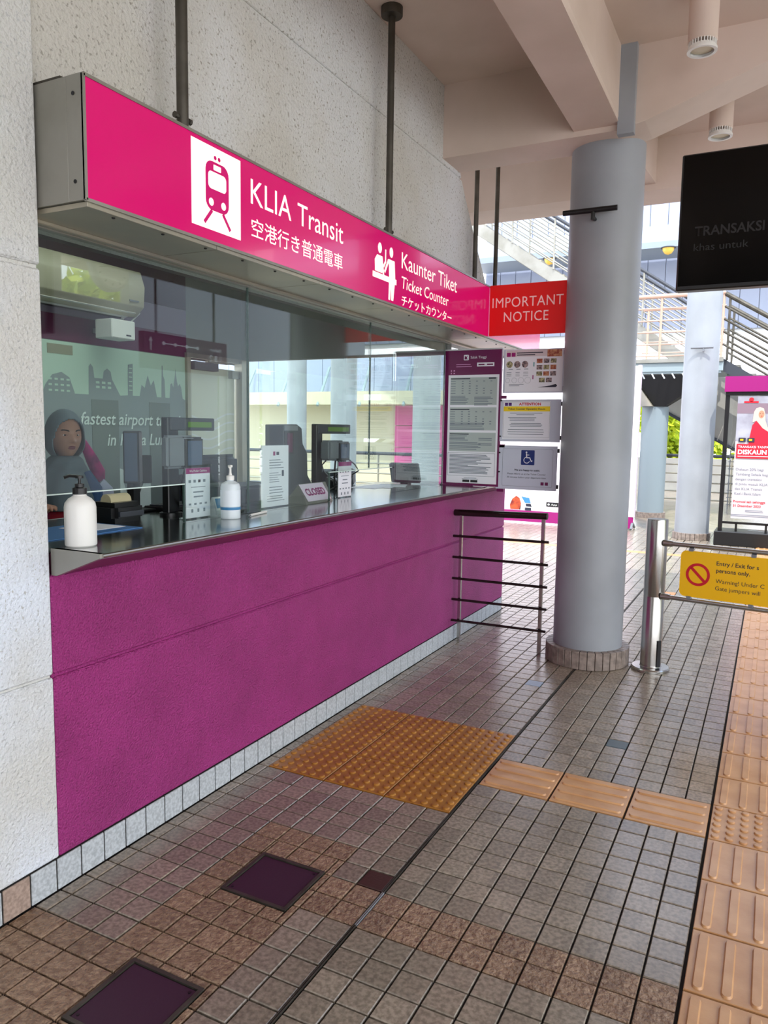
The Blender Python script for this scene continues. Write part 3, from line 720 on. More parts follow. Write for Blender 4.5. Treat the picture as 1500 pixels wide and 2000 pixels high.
# chair
t = thing('office_chair', (-1.42, 4.15, 0), 'dark high-backed office chair behind the counter in the booth', 'chair')
MB().box(-1.45, -1.38, 3.86, 4.40, .95, 1.36).build('backrest', m_dgrey, t, .05, 3)
MB().box(-1.42, -1.35, 3.74, 3.90, .98, 1.24).build('side_wing', m_dgrey, t, .03, 2)
MB().box(-1.38, -.98, 3.88, 4.38, .62, .70).build('seat', m_dgrey, t, .03, 2)
MB().tube([(-1.18, 4.13, .08), (-1.18, 4.13, .62)], .03).build('gas_column', m_black, t)
for k in range(5):
    a_ = 2*PI*k/5
    MB().tube([(-1.18, 4.13, .11), (-1.18+.28*math.cos(a_), 4.13+.28*math.sin(a_), .07)], .018, 8).sphere((-1.18+.28*math.cos(a_), 4.13+.28*math.sin(a_), .045), .026, 10, 6).build('base_arm', m_black, t)
for s_ in (3.85, 4.41): MB().tube([(-1.4, s_, .72), (-1.25, s_, .86), (-1.08, s_, .86), (-1.08, s_, .66)], .014, 8).build('armrest', m_black, t)

# ================================================================== THINGS ON THE COUNTER
ZC = 1.153
# white pump bottle
t = thing('pump_bottle', (.032, 1.742, ZC), 'opaque white pump bottle with a black pump at the near end of the counter', 'bottle', )
c = (.032, 1.742, ZC)
MB().lathe([(.045, 0), (.0495, .004), (.050, .01), (.050, .128), (.047, .142), (.036, .156), (.024, .163), (.0205, .167), (.0205, .172)], c, 40).build('body', m_white, t)
MB().lathe([(.0225, .170), (.0225, .190), (.0145, .193), (.0145, .204)], c, 24).build('collar', m_black, t)
MB().lathe([(.005, .204), (.005, .222), (.013, .222), (.013, .230), (.0001, .232)], c, 16).tube([(.032, 1.742, ZC+.227), (.012, 1.72, ZC+.230), (.004, 1.705, ZC+.224)], .0055, 8).build('pump_head', m_black, t)
# clear sanitizer bottle
c = (-.05, 2.618, ZC)
t = thing('sanitizer_bottle', c, 'clear sanitizer bottle with a white pump standing between the leaflet stand and the tall notice', 'bottle')
m_clear = mat('translucent_bottle', (214, 226, 232), .2)
MB().lathe([(.040, 0), (.043, .003), (.043, .138), (.038, .152), (.022, .162), (.015, .165), (.015, .170)], c, 32).build('body', m_clear, t)
MB().lathe([(.0435, .04), (.0435, .052)], c, 32).build('label_band', m_skyp, t)
MB().lathe([(.0434, .056), (.0434, .125)], c, 32).build('label', mat('pale_label', (228, 238, 246), .4), t)
MB().lathe([(.017, .168), (.017, .186), (.008, .188), (.005, .2), (.005, .222), (.010, .223), (.010, .232), (.0001, .233)], c, 20).tube([(c[0], c[1], ZC+.228), (c[0]+.02, c[1]-.03, ZC+.224)], .005, 8).build('pump_head', m_white, t)

def leaflet(y0, y1, x, z1, title, label, cat='notice', hdr=True):
    t = thing('leaflet_stand', (x, (y0+y1)/2, ZC), label, cat, 'leaflets in acrylic stands')
    w = y1-y0
    B('acrylic_holder', m_glass2, x-.012, x-.009, y0-.003, y1+.003, ZC, z1+.004, t)
    B('acrylic_foot', m_glass2, x-.07, x-.009, y0-.003, y1+.003, ZC, ZC+.003, t)
    B('sheet', m_paper, x-.008, x-.006, y0, y1, ZC+.006, z1, t)
    S = Sheet((x-.006, y0, z1), (0, 1, 0), (0, 0, -1), t); h = z1-ZC
    if hdr:
        S.rect('header_band', m_mag, 0, .0, w, .024)
        if title: S.text('title', m_white, title, w/2, .017, .010, align='C', k=2, maxw=w*.9)
        S.bars('small_print', m_inkg, [(w*.1+w*.2*i, .05, w*.1+w*.2*i+w*.1, .062) for i in range(4)]+lines(w*.2, .08, w*.8, 1, .01, .003, 0)+lines(w*.25, .10, w*.75, 2, .02, .006, .3, True)+[(w*.1+w*.22*i, .15, w*.1+w*.22*i+w*.1, .158) for i in range(4)]+[(w*.2+w*.25*i, .175, w*.2+w*.25*i+w*.08, .19) for i in range(3)])
        S.bars('red_mark', m_rprint, [(w*.5, .05, w*.58, .062)])
    else:
        S.bars('emblem', m_mag, [(w*.42, .03, w*.5, .05)]); S.bars('emblem', m_ink, [(w*.54, .032, w*.64, .048)])
        S.bars('small_print', m_inkg, lines(w*.28, .07, w*.85, 4, .013, .004, .3)+lines(w*.28, .135, w*.7, 5, .011, .003, .3)+lines(w*.28, .205, w*.85, 3, .014, .004, .4)+lines(w*.2, .25, w*.85, 3, .012, .003, .2))
        S.bars('phone_picture', m_ink, [(w*.74, .125, w*.82, .155)])
    return t
leaflet(2.462, 2.616, -.155, 1.372, 'We Prefer Cashless', 'white leaflet with a magenta header on the counter left of the sanitizer bottle')
leaflet(3.0, 3.232, -.16, 1.462, '', 'tall pale notice without header in the middle of the ticket window', hdr=False)
leaflet(3.735, 3.885, -.16, 1.360, '', 'small leaflet with a magenta header right of the closed plate')
# card display
t = thing('card_stand', (-.15, 2.67, ZC), 'small tilted card stand with blue picture tucked beside the sanitizer bottle', 'stand')
MB().prism([(-.13, 2.630, ZC), (-.19, 2.630, ZC), (-.185, 2.630, ZC+.006), (-.165, 2.630, ZC+.085), (-.160, 2.630, ZC+.085), (-.14, 2.630, ZC+.008), (-.13, 2.630, ZC+.006)], (0, .085, 0)).build('holder', m_lgrey, t, smooth=False)
S = Sheet((-.1595, 2.634, ZC+.083), (0, 1, 0), (.024, 0, -.076), t, .002)
S.rect('card', m_white, 0, 0, .077, .06, k=1); S.rect('picture', m_skyp, .005, .006, .045, .05, k=2)
# CLOSED plate
t = thing('closed_sign', (-.16, 3.47, ZC), 'metal tent sign reading CLOSED on the counter between two notices', 'sign')
MB().prism([(-.125, 3.34, ZC), (-.265, 3.34, ZC), (-.195, 3.37, ZC+.10)], (0, .27, 0)).build('tent_body', m_alu, t, smooth=False)
S = Sheet((-.193, 3.352, ZC+.100), (0, 1, 0), (.07, 0, -.1), t, .002)
S.rect('face_sheet', mat('pale_pink_sheet', (232, 214, 234), .5), .01, .004, .245, .11, k=1)
S.text('lettering', m_mag, 'CLOSED', .127, .075, .042, width=.19, align='C', bold=.03, k=2)
# pole displays
def pole_display(y, x, ztop, bl, bh, label, zb_=ZC):
    t = thing('pole_display', (x, y, zb_), label, 'display', 'customer displays on poles')
    B('pole', m_black, x-.02, x+.02, y-.035, y+.035, zb_+.01, ztop, t, .004)
    MB().lathe([(.05, 0), (.05, .012), (.03, .016)], (x, y, zb_), 24).build('base', m_black, t)
    B('display_head', m_dgrey, x-.02, x+.025, y-.02, y+bl, ztop-bh, ztop, t, .004)
    B('display_screen', m_lcd, x+.025, x+.027, y+.09, y+bl-.025, ztop-bh+.015, ztop-.018, t)
    return t
pole_display(2.575, -.35, 1.588, .275, .058, 'pole customer display with green screen, at left above the dark payment box')
pole_display(4.035, -.5, 1.578, .378, .06, 'pole customer display with green screen near the centre of the window')
def pay_box(x, y, z0, w, h, d, label, pole_y):
    t = thing('payment_terminal', (x, y+w/2, ZC), label, 'terminal', 'payment terminals on stalks')
    B('housing', m_grey, x-d, x, y, y+w*.78, z0, z0+h, t, .012, 3)
    B('screen_bezel', m_black, x-d*.9, x+.006, y+w*.42, y+w, z0-.004, z0+h-.008, t, .008, 2)
    B('screen', mat('dull_screen', (84, 98, 122), .25), x+.006, x+.008, y+w*.52, y+w*.93, z0+.012, z0+h-.024, t)
    MB().tube([(x-d/2, pole_y, z0), (x-d/2, pole_y, ZC)], .012, 10).build('stalk', m_black, t)
    MB().tube([(x-.03, pole_y+.04, z0), (x-.01, pole_y+.09, z0-.08), (x-.02, pole_y+.05, z0-.18), (x-.05, pole_y+.1, ZC+.01)], .006, 6).tube([(x-.05, pole_y-.02, z0), (x-.02, pole_y-.08, z0-.06), (x-.04, pole_y-.05, z0-.16), (x-.05, pole_y, ZC+.01)], .006, 6).build('cable', m_black, t)
    return t
pay_box(-.27, 2.475, 1.365, .225, .145, .045, 'grey payment terminal on a stalk beneath the left green display', 2.66)
pay_box(-.40, 4.02, 1.352, .25, .125, .07, 'grey payment terminal on a stalk beneath the central green display', 4.2)
# dark monitor seen edge on, near the clerk
t = thing('monitor', (-.60, 2.60, ZC), 'tall dark monitor seen nearly edge on beside the clerk', 'monitor')
mu_, mv_ = Vector((.80, .60, 0)), Vector((-.60, .80, 0))
MB().obox((-.60, 2.60, 1.405), mu_, mv_, (0, 0, 1), .035, .055, .12).build('casing', m_dgrey, t, .005)
MB().obox(Vector((-.60, 2.60, 1.405))-mv_*.0565, mu_, mv_, (0, 0, 1), .028, .0015, .11).build('screen', mat('dull_screen', (84, 98, 122), .25), t)
B('stand', m_black, -.62, -.58, 2.58, 2.62, ZC, 1.29, t); B('foot', m_black, -.615, -.52, 2.52, 2.68, ZC, ZC+.012, t, .004)
t = thing('monitor', (-.75, 2.83, 1.12), 'small dark monitor on an arm right of the tall edge-on monitor', 'monitor')
MB().obox((-.75, 2.80, 1.335), (.6, .8, 0), (-.8, .6, 0), (0, 0, 1), .05, .015, .07).build('casing', m_black, t, .004)
MB().tube([(-.75, 2.80, 1.28), (-.75, 2.76, 1.2), (-.75, 2.74, 1.12)], .014, 8).build('arm', m_black, t)
# ticket machine column
t = thing('ticket_printer', (-.50, 3.72, ZC), 'tall dark ticket machine with a sloping side in mid window', 'machine')
MB().prism([(-.58, 3.60, ZC), (-.58, 3.60, 1.568), (-.58, 3.74, 1.572), (-.58, 3.79, 1.55), (-.58, 3.80, 1.46), (-.58, 3.85, 1.40), (-.58, 3.855, 1.27), (-.58, 3.90, 1.22), (-.58, 3.90, ZC)], (.13, 0, 0)).build('casing', m_dgrey, t, .004, smooth=False)
B('slot_panel', m_grey, -.45, -.446, 3.605, 3.74, 1.535, 1.565, t); B('dark_recess', m_black, -.45, -.446, 3.605, 3.70, 1.40, 1.53, t)
B('paper_tray', m_plum, -.447, -.442, 3.63, 3.68, 1.41, 1.52, t)
# low black till devices, receipt printer
t = thing('receipt_printer', (-.55, 2.36, ZC), 'black receipt printer with paper on the desk behind the white bottle', 'printer')
MB().box(-.47, -.30, 2.20, 2.37, ZC, 1.235).build('body', m_black, t, .02, 2); MB().tube([(-.38, 2.23, 1.238), (-.38, 2.34, 1.238)], .03, 14).build('paper_roll', mat('till_roll', (196, 186, 150), .6), t)
B('tear_bar', m_dgrey, -.30, -.29, 2.22, 2.35, 1.18, 1.2, t)
t = thing('keyboard', (-.5, 2.95, ZC), 'black keyboard and cables behind the cashless leaflet', 'keyboard')
B('tray', m_black, -.60, -.42, 2.66, 3.05, ZC, ZC+.02, t, .005)
kb = MB()
for i in range(12):
    for j in range(4): kb.box(-.58+.038*j, -.548+.038*j, 2.68+.03*i, 2.704+.03*i, ZC+.02, ZC+.026)
stuff(kb.build('keys', m_dgrey, t))
t = thing('cash_drawer', (-.55, 3.35, ZC), 'dark grey till drawer behind the tall notice', 'drawer')
B('body', m_dgrey, -.61, -.32, 3.06, 3.33, ZC, ZC+.10, t, .008); B('drawer_front', m_black, -.32, -.314, 3.08, 3.31, ZC+.015, ZC+.085, t)
t = thing('card_reader', (-.56, 4.28, ZC), 'black card reader with cables below the central payment terminal', 'card reader')
MB().prism([(-.61, 4.32, ZC), (-.51, 4.32, ZC), (-.51, 4.32, ZC+.03), (-.61, 4.32, ZC+.08)], (0, .10, 0)).build('body', m_black, t, .006, smooth=False)
B('keypad', m_grey, -.58, -.54, 4.335, 4.405, ZC+.045, ZC+.062, t)
cab = thing('cable_bundle', (-.3, 4.4, ZC), 'tangle of black cables hanging under the central payment terminal', 'cable')
for k in range(6):
    p = [(-.44+random.uniform(-.03, .03), 4.10+random.uniform(0, .22), 1.36)]
    for q in range(1, 6): p.append((p[0][0]+random.uniform(-.04, .05), p[0][1]+random.uniform(-.06, .08), 1.36-.04*q))
    MB().tube(p, .005, 6).build('cable', m_black, cab)
t = thing('low_screen', (-.9, 4.85, 1.12), 'low dark box tilted on the desk near the end window', 'box')
MB().obox((-.88, 4.93, 1.19), (1, .35, 0), (-.35, 1, .2), (0, -.2, 1), .13, .05, .05).build('body', m_dgrey, t, .008)
B('base', m_black, -.97, -.80, 4.86, 4.98, 1.12, 1.15, t)
t = thing('monitor', (-.42, 5.02, ZC), 'dark monitor back next to the tall plum notice board', 'monitor')
MB().obox((-.37, 5.05, 1.235), (.9, .2, 0), (-.2, .9, .3), (0, -.3, .9), .11, .02, .075).build('casing', m_dgrey, t, .008)
B('stand', m_black, -.40, -.34, 5.03, 5.09, ZC, 1.2, t)
t = thing('paper_sheet', (-.4, 4.7, ZC), 'white papers lying on the steel counter near its far end', 'paper')
for k in range(3): MB().obox((-.42+.03*k, 4.62+.1*k, ZC+.001+.001*k), (1, .2*k, 0), (-.2*k, 1, 0), (0, 0, 1), .1, .14, .0005).build('sheet', m_paper, t)
t = thing('pen', (-.03, 2.83, ZC), 'white pen lying on the counter right of the sanitizer bottle', 'pen')
MB().tube([(-.02, 2.72, ZC+.006), (-.05, 2.88, ZC+.006)], .0055, 8).build('barrel', m_white, t); MB().tube([(-.02, 2.72, ZC+.006), (-.0165, 2.70, ZC+.0055)], [.004, .001], 8).build('tip', m_grey, t)

# ================================================================== THE CLERK
def clerk():
    px, py = -1.05, 2.595
    t = thing('person', (px, py, .02), 'clerk in a grey hijab and colourful uniform standing behind the left end of the counter', 'person')
    yaw = math.radians(-27)
    F = Vector((math.cos(yaw), math.sin(yaw), 0)); L = Vector((-F.y, F.x, 0)); U = Vector((0, 0, 1))
    O = Vector((px, py, .02))
    def P(f, l, u): return O+F*f+L*l+U*u
    # skeleton
    J = []; E = []; R = []
    def add(p, r, par=None):
        J.append(p); R.append(r)
        if par is not None: E.append((par, len(J)-1))
        return len(J)-1
    pel = add(P(0, 0, .80), .125)
    sp = add(P(.0, 0, .95), .11, pel); ch = add(P(0, 0, 1.12), .125, sp); up = add(P(-.01, 0, 1.23), .08, ch)
    nk = add(P(0, 0, 1.30), .048, up); nk2 = add(P(.012, 0, 1.38), .046, nk)
    for s in (-1, 1):
        sh = add(P(-.01, s*.155, 1.21), .052, ch); el = add(P(.03, s*.21, .96), .04, sh); wr = add(P(.20, s*.15, 1.14), .026, el)
        pa = add(P(.245, s*.145, 1.153), .026, wr)
        for k in range(4):
            o = (k-1.5)*.017; ln = (.028, .034, .031, .024)[k]
            a = add(P(.275, s*.145+o*s, 1.157), .0095, pa); b = add(P(.275+ln, s*.145+o*1.15*s, 1.157), .0085, a); c = add(P(.275+ln*1.7, s*.145+o*1.2*s, 1.143), .0075, b)
        th = add(P(.25, s*.118, 1.153), .011, pa); th2 = add(P(.275, s*.100, 1.150), .009, th)
        hp = add(P(0, s*.085, .76), .09, pel); kn = add(P(.01, s*.09, .44), .055, hp); an = add(P(-.01, s*.09, .09), .038, kn); ft = add(P(.12, s*.10, .035), .034, an)
    me = D.meshes.new('sk'); me.from_pydata(J, E, []); ob = D.objects.new('sk', me); COL.objects.link(ob)
    sm = ob.modifiers.new('s', 'SKIN')
    for i, v in enumerate(me.skin_vertices[0].data): v.radius = (R[i], R[i]); v.use_root = (i == 0)
    ob.modifiers.new('u', 'SUBSURF').levels = 2
    dg = bpy.context.evaluated_depsgraph_get(); bm_ = D.meshes.new_from_object(ob.evaluated_get(dg)); D.objects.remove(ob)
    # head
    hc = P(.022, 0, 1.475); fy = math.radians(-18); HF = Vector((math.cos(fy), math.sin(fy), -.03)).normalized(); HL = Vector((0, 0, 1)).cross(HF).normalized(); HU = HF.cross(HL)
    def surf(th, ph):   # th from top, ph azimuth from front
        u = math.cos(th); s = math.sin(th); f = s*math.cos(ph); l = s*math.sin(ph)
        rf, rl, ru = .094, .073, .112
        x, y, z = f*rf, l*rl, u*ru
        if u < 0: k = (-u)**1.6; y *= 1-.30*k; x = x*(1-.10*k)+.012*k*(1 if f > -.2 else 0)
        if f > 0:
            x -= .010*f*max(0, 1-abs(l)*1.2)*0+0
            e = lambda a, b, sa, sb: math.exp(-((l-a)/sa)**2-((u-b)/sb)**2)
            ridge = max(0, min(1, (.16-u)/.36)) if u > -.2 else 1
            x += .020*math.exp(-(l/.13)**2)*ridge*math.exp(-(max(0, -.2-u)/.055)**2)
            x += .006*e(.16, -.19, .09, .07)+.006*e(-.16, -.19, .09, .07)
            x -= .011*(e(.42, .07, .17, .10)+e(-.42, .07, .17, .10))
            x += .005*(e(.40, .24, .3, .07)+e(-.40, .24, .3, .07))
            x += .008*e(0, -.43, .26, .045)+.007*e(0, -.53, .2, .045)-.004*e(0, -.48, .25, .02)
            x += .008*e(0, -.80, .3, .14)+.005*(e(.55, -.15, .25, .2)+e(-.55, -.15, .25, .2))
        return hc+HF*x+HL*y+HU*z
    n, m = 96, 72; vs = []; fs = []
    for i in range(m+1):
        for k in range(n): vs.append(surf(max(1e-3, min(PI-1e-3, PI*i/m)), 2*PI*k/n))
    for i in range(m):
        for k in range(n): fs.append((i*n+k, (i+1)*n+k, (i+1)*n+(k+1) % n, i*n+(k+1) % n))
    b = bmesh.new(); b.from_mesh(bm_)
    bv = [b.verts.new(v) for v in vs]
    for f in fs: b.faces.new([bv[i] for i in f])
    b.faces.new([bv[k] for k in range(n)]); b.faces.new([bv[m*n+k] for k in range(n)][::-1])
    for s in (-1, 1):   # ears
        r = bmesh.ops.create_icosphere(b, subdivisions=2, radius=1.0)
        for v in r['verts']: v.co = hc+HF*(-.005+v.co.x*.018)+HL*s*(.074+v.co.y*.007)+HU*(.0+v.co.z*.030)
    bm2 = D.meshes.new('body'); b.to_mesh(bm2); b.free()
    ob = D.objects.new('tmp', bm2); COL.objects.link(ob)
    rm = ob.modifiers.new('r', 'REMESH'); rm.mode = 'VOXEL'; rm.voxel_size = .0045; rm.use_smooth_shade = True
    sm2 = ob.modifiers.new('sm', 'SMOOTH'); sm2.factor = .4; sm2.iterations = 1
    dg = bpy.context.evaluated_depsgraph_get(); body = D.meshes.new_from_object(ob.evaluated_get(dg)); D.objects.remove(ob)
    body.materials.clear(); body.materials.append(m_skin); body.polygons.foreach_set('use_smooth', [True]*len(body.polygons))
    link('body', body, t)
    # eyes, brows, lips
    def fp(l, u, d=0):
        th = math.acos(u); s = math.sin(th); ph = math.asin(max(-1, min(1, l/s))); return surf(th, ph)+HF*d
    for s in (-1, 1):
        c = fp(s*.41, .06, -.0085)
        MB().sphere(c, .0125, 16, 12).build('eyeball', m_eyew, t)
        ic = c+HF*.0085+HL*.002*0
        MB().sphere(ic, .0056, 14, 10).build('iris', m_iris, t)
        for uu, nm, w_ in ((.125, 'eyelid', .0042), (-.0, 'eyelid', .0032)):
            MB().tube([fp(s*(.41+.17*q/4), uu-.05*(q/4)**2*(1 if uu > 0.05 else -1), .0005) for q in range(-4, 5)], [.001]+[w_]*7+[.001], 8).build(nm, m_skin, t)
        MB().tube([fp(s*(.41+.15*q/4), .115-.045*(q/4)**2, .003) for q in range(-4, 5)], [.0004]+[.0013]*7+[.0004], 6).build('eyelashes', m_iris, t)
        MB().tube([fp(s*(.42+.22*q/4), .275-.03*(q/4)**2+.02*q/4, .001) for q in range(-4, 5)], [.001]+[.0032]*7+[.001], 8).build('eyebrow', mat('brow', (44, 30, 26), .8), t)
    for uu, w_ in ((-.425, .0042), (-.505, .0052)):
        MB().tube([fp(.27*q/5, uu+(.012*(q/5)**2 if uu < -.5 else -.03*(q/5)**2+.0), .0005) for q in range(-5, 6)], [.0008, .6*w_]+[w_]*7+[.6*w_, .0008], 8).build('lip', m_lip, t)
    # hijab hood
    n, m = 72, 40; vs = []; fs = []
    def hood(th, ph):
        p = surf(th, ph)-hc; f, l, u = p.dot(HF), p.dot(HL), p.dot(HU)
        k = 1.09+.012*math.sin(ph*6+th*3)
        ff = f*k-.004 if math.cos(ph) < .2 else (.098*math.sin(th)*math.cos(ph))*k
        return hc+HF*ff+HL*(l*1.12+(.016*math.copysign(1, l)*min(1, -u/.06) if u < 0 else 0)*min(1, abs(l)/.03))+HU*(u*1.08+.003)
    idx = {}
    for i in range(m+1):
        for k in range(n): vs.append(hood(max(1e-3, PI*.86*i/m), 2*PI*k/n))
    for i in range(m):
        for k in range(n):
            th = PI*.86*(i+.5)/m; ph = 2*PI*(k+.5)/n; u = math.cos(th); l = math.sin(th)*math.sin(ph); f = math.sin(th)*math.cos(ph)
            if f > 0 and ((l/.84)**2+((u+.14)/(.78 if u > -.14 else .82))**2) < 1: continue
            fs.append((i*n+k, (i+1)*n+k, (i+1)*n+(k+1) % n, i*n+(k+1) % n))
    # drape below the chin
    def ring(z, rf, rl, cf, amp, ph0):
        return [O+F*cf+U*z+F*(math.cos(2*PI*k/n)*(rf+amp*math.sin(5*2*PI*k/n+ph0)))+L*(math.sin(2*PI*k/n)*(rl+amp*math.sin(7*2*PI*k/n+ph0))) for k in range(n)]
    rings = [ring(1.378, .070, .052, .016, .001, 0), ring(1.368, .084, .066, .018, .003, .5), ring(1.356, .094, .078, .018, .004, 1.), ring(1.338, .092, .084, .016, .004, 1.7), ring(1.322, .102, .094, .016, .006, 2.2),
             ring(1.304, .100, .098, .014, .005, 2.5), ring(1.285, .114, .110, .014, .007, 3.), ring(1.25, .128, .126, .014, .008, 3.5), ring(1.21, .146, .146, .014, .009, 4.), ring(1.16, .158, .150, .018, .010, 4.4), ring(1.12, .160, .140, .026, .010, 4.6)]
    q = len(vs)
    for rg in rings: vs += rg
    for i in range(len(rings)-1):
        for k in range(n): fs.append((q+i*n+k, q+(i+1)*n+k, q+(i+1)*n+(k+1) % n, q+i*n+(k+1) % n))
    me = D.meshes.new('hijab'); me.from_pydata([tuple(v) for v in vs], [], fs); me.materials.append(m_hijab)
    ob = link('tmp', me, None); so_ = ob.modifiers.new('s', 'SOLIDIFY'); so_.thickness = .006; so_.offset = 1
    ob.modifiers.new('u', 'SUBSURF').levels = 1
    dg = bpy.context.evaluated_depsgraph_get(); me2 = D.meshes.new_from_object(ob.evaluated_get(dg)); D.objects.remove(ob)
    me2.polygons.foreach_set('use_smooth', [True]*len(me2.polygons)); link('hijab', me2, t)
    # tunic, sleeves, skirt
    prof = [(.09, 1.275), (.135, 1.245), (.15, 1.20), (.158, 1.12), (.155, 1.0), (.15, .93), (.17, .80), (.185, .62), (.18, .60)]
    vs = []; fs = []; n = 40
    for r, z in prof:
        for k in range(n): a = 2*PI*k/n; vs.append(tuple(O+U*z+F*(math.cos(a)*r*.88)+L*(math.sin(a)*r*(1.08 if z > 1.1 else 1.0))))
    for i in range(len(prof)-1):
        for k in range(n): fs.append((i*n+k, (i+1)*n+k, (i+1)*n+(k+1) % n, i*n+(k+1) % n))
    b_ = MB(); b_.v = vs; b_.f = fs
    b_.build('blouse', m_batik, t)
    for s, mm in ((-1, m_batik), (1, m_lav)):
        MB().tube([P(-.01, s*.14, 1.225), P(-.01, s*.17, 1.19), P(.0, s*.19, 1.10), P(.03, s*.212, .965), P(.10, s*.19, 1.02), P(.19, s*.155, 1.135)], [.06, .066, .060, .054, .046, .036], 16).build('sleeve', mm, t)
    prof = [(.165, .70), (.19, .5), (.205, .2), (.21, .05)]
    vs = []
    for r, z in prof:
        for k in range(n): a = 2*PI*k/n; rr = r*(1+.03*math.sin(6*a)); vs.append(tuple(O+U*z+F*(math.cos(a)*rr*.8)+L*(math.sin(a)*rr)))
    b_ = MB(); b_.v = vs; b_.f = fs[:3*n]
    b_.build('skirt', m_trou, t)
    # bright scarf end falling behind the shoulder
    MB().tube([P(-.03, .085, 1.49), P(-.03, .105, 1.43), P(-.02, .135, 1.36), P(-.01, .165, 1.29), P(.0, .18, 1.24)], [.006, .020, .030, .034, .012], 14).build('scarf_end', m_magc, t)
    MB().tube([P(.09, .08, 1.30), P(.12, .11, 1.22), P(.125, .12, 1.10)], [.02, .035, .03], 12).build('vest_edge', mat('blue_cloth', (44, 76, 120), .7), t)
clerk()

# ================================================================== NOTICE BOARDS AT THE END OF THE COUNTER (plane y = 5.17)
XV, DV = (1, 0, 0), (0, 0, -1)
t = thing('timetable_board', (.1, 5.17, 1.13), 'tall plum framed timetable board standing at the end of the counter', 'notice board')
B('frame', m_post, -.122, .306, 5.172, 5.20, 1.1545, 2.122, t, .002)
B('top_rail', m_lgrey, -.125, .31, 5.168, 5.204, 2.122, 2.132, t)
B('base_foot', m_post, -.13, .10, 5.14, 5.22, 1.1535, 1.162, t)
S = Sheet((-.122, 5.172, 2.122), XV, DV, t)
def ax(x): return x+.122
def az(z): return 2.122-z
S.rect('sheet', m_paper, ax(-.092), az(1.948), ax(.292), az(1.172), k=1)
m_shade = mat('grey_print_ground', (176, 186, 184), .6)
for z1, z0 in ((1.93, 1.735), (1.718, 1.555), (1.538, 1.402)): S.rect('table_ground', m_shade, ax(-.076), az(z1), ax(.278), az(z0), k=2)
S.rect('emblem', m_paper, ax(.022), az(2.090), ax(.060), az(2.052), k=1, r=.006)
S.poly('emblem_mark', m_post, [(ax(.03), az(2.085)), (ax(.04), az(2.075)), (ax(.052), az(2.086)), (ax(.045), az(2.066)), (ax(.056), az(2.058)), (ax(.028), az(2.058))], k=2)
S.text('station_name', m_paper, 'Salak Tinggi', ax(.074), az(2.063), .018, width=.118, k=1)
S.rect('hours_plate', m_paper, ax(.124), az(2.033), ax(.252), az(2.006), k=1)
S.bars('hours_print', m_post, [(ax(.134), az(2.024), ax(.180), az(2.014)), (ax(.186), az(2.020), ax(.192), az(2.018)), (ax(.198), az(2.024), ax(.243), az(2.014))], k=2)
S.bars('header_print', mat('pink_ink', (214, 150, 200), .5), [(ax(-.035), az(2.024), ax(.075), az(2.020)), (ax(-.035), az(2.009), ax(.085), az(2.005)), (ax(-.075), az(1.985), ax(-.068), az(1.972)), (ax(-.055), az(1.983), ax(-.043), az(1.975)), (ax(-.075), az(1.966), ax(-.068), az(1.955)), (ax(-.055), az(1.964), ax(-.043), az(1.956))])
sp = []; dk = []
for z in (1.925, 1.706, 1.530): dk.append((ax(-.072), az(z), ax(.075), az(z-.007)))
dk += [(ax(.215), az(1.927), ax(.268), az(1.918))]
for zt, nr, nc in ((1.905, 6, 5), (1.688, 6, 5)):
    for i in range(nr):
        sp.append((ax(-.072), az(zt-.017*i), ax(-.035), az(zt-.017*i-.004)))
        for j in range(min(i+1 if i else 5, 5)): sp.append((ax(.012+.054*j), az(zt-.017*i+.001), ax(.026+.054*j), az(zt-.017*i-.005)))
for z in (1.80, 1.79, 1.78, 1.77, 1.755, 1.745): sp.append((ax(-.072), az(z), ax(.08-random.random()*.04), az(z-.005))); sp.append((ax(.11), az(z-.008), ax(.25-random.random()*.05), az(z-.013)))
for z in (1.607, 1.597, 1.587, 1.572, 1.562): sp.append((ax(-.072), az(z), ax(.21-random.random()*.04), az(z-.005)))
for z in (1.515, 1.505, 1.495, 1.485): sp.append((ax(-.074), az(z), ax(.09-random.random()*.06), az(z-.005)))
for z in (1.468, 1.458, 1.443, 1.433, 1.42): sp.append((ax(-.074), az(z), ax(.19-random.random()*.06), az(z-.005)))
for z in (1.500, 1.488, 1.462, 1.452): sp.append((ax(.15), az(z), ax(.25), az(z-.005)))
for i in range(15): sp.append((ax(-.070), az(1.380-.0095*i), ax(.26-random.random()*(.05 if i < 4 or i > 9 else .2)), az(1.380-.0095*i-.005)))
stuff(S.bars('table_print', m_inkg, sp, k=3)); S.bars('table_headings', m_ink, dk, k=3)
S.poly('box_outline', m_inkg, [(ax(-.084), az(1.392)), (ax(.277), az(1.392)), (ax(.277), az(1.225)), (ax(-.084), az(1.225))], [(ax(-.082), az(1.390)), (ax(.275), az(1.390)), (ax(.275), az(1.227)), (ax(-.082), az(1.227))], k=2)
S.bars('store_badges', m_black, [(ax(.035), az(1.197), ax(.088), az(1.180)), (ax(.096), az(1.197), ax(.15), az(1.180))], k=2)
S.bars('footer_print', m_inkg, [(ax(.045), az(1.212), ax(.142), az(1.209)), (ax(.03), az(1.205), ax(.155), az(1.202))], k=2)
# brackets of the frame
for z in (1.79, 1.448, 1.134): B('bracket', m_post, .296, .345, 5.175, 5.19, z-.012, z+.010, t)
for z in (1.765, 1.515, 1.40, 1.265): MB().tube([(.312, 5.172, z), (.312, 5.166, z)], .006, 10).build('stud', m_black, t)

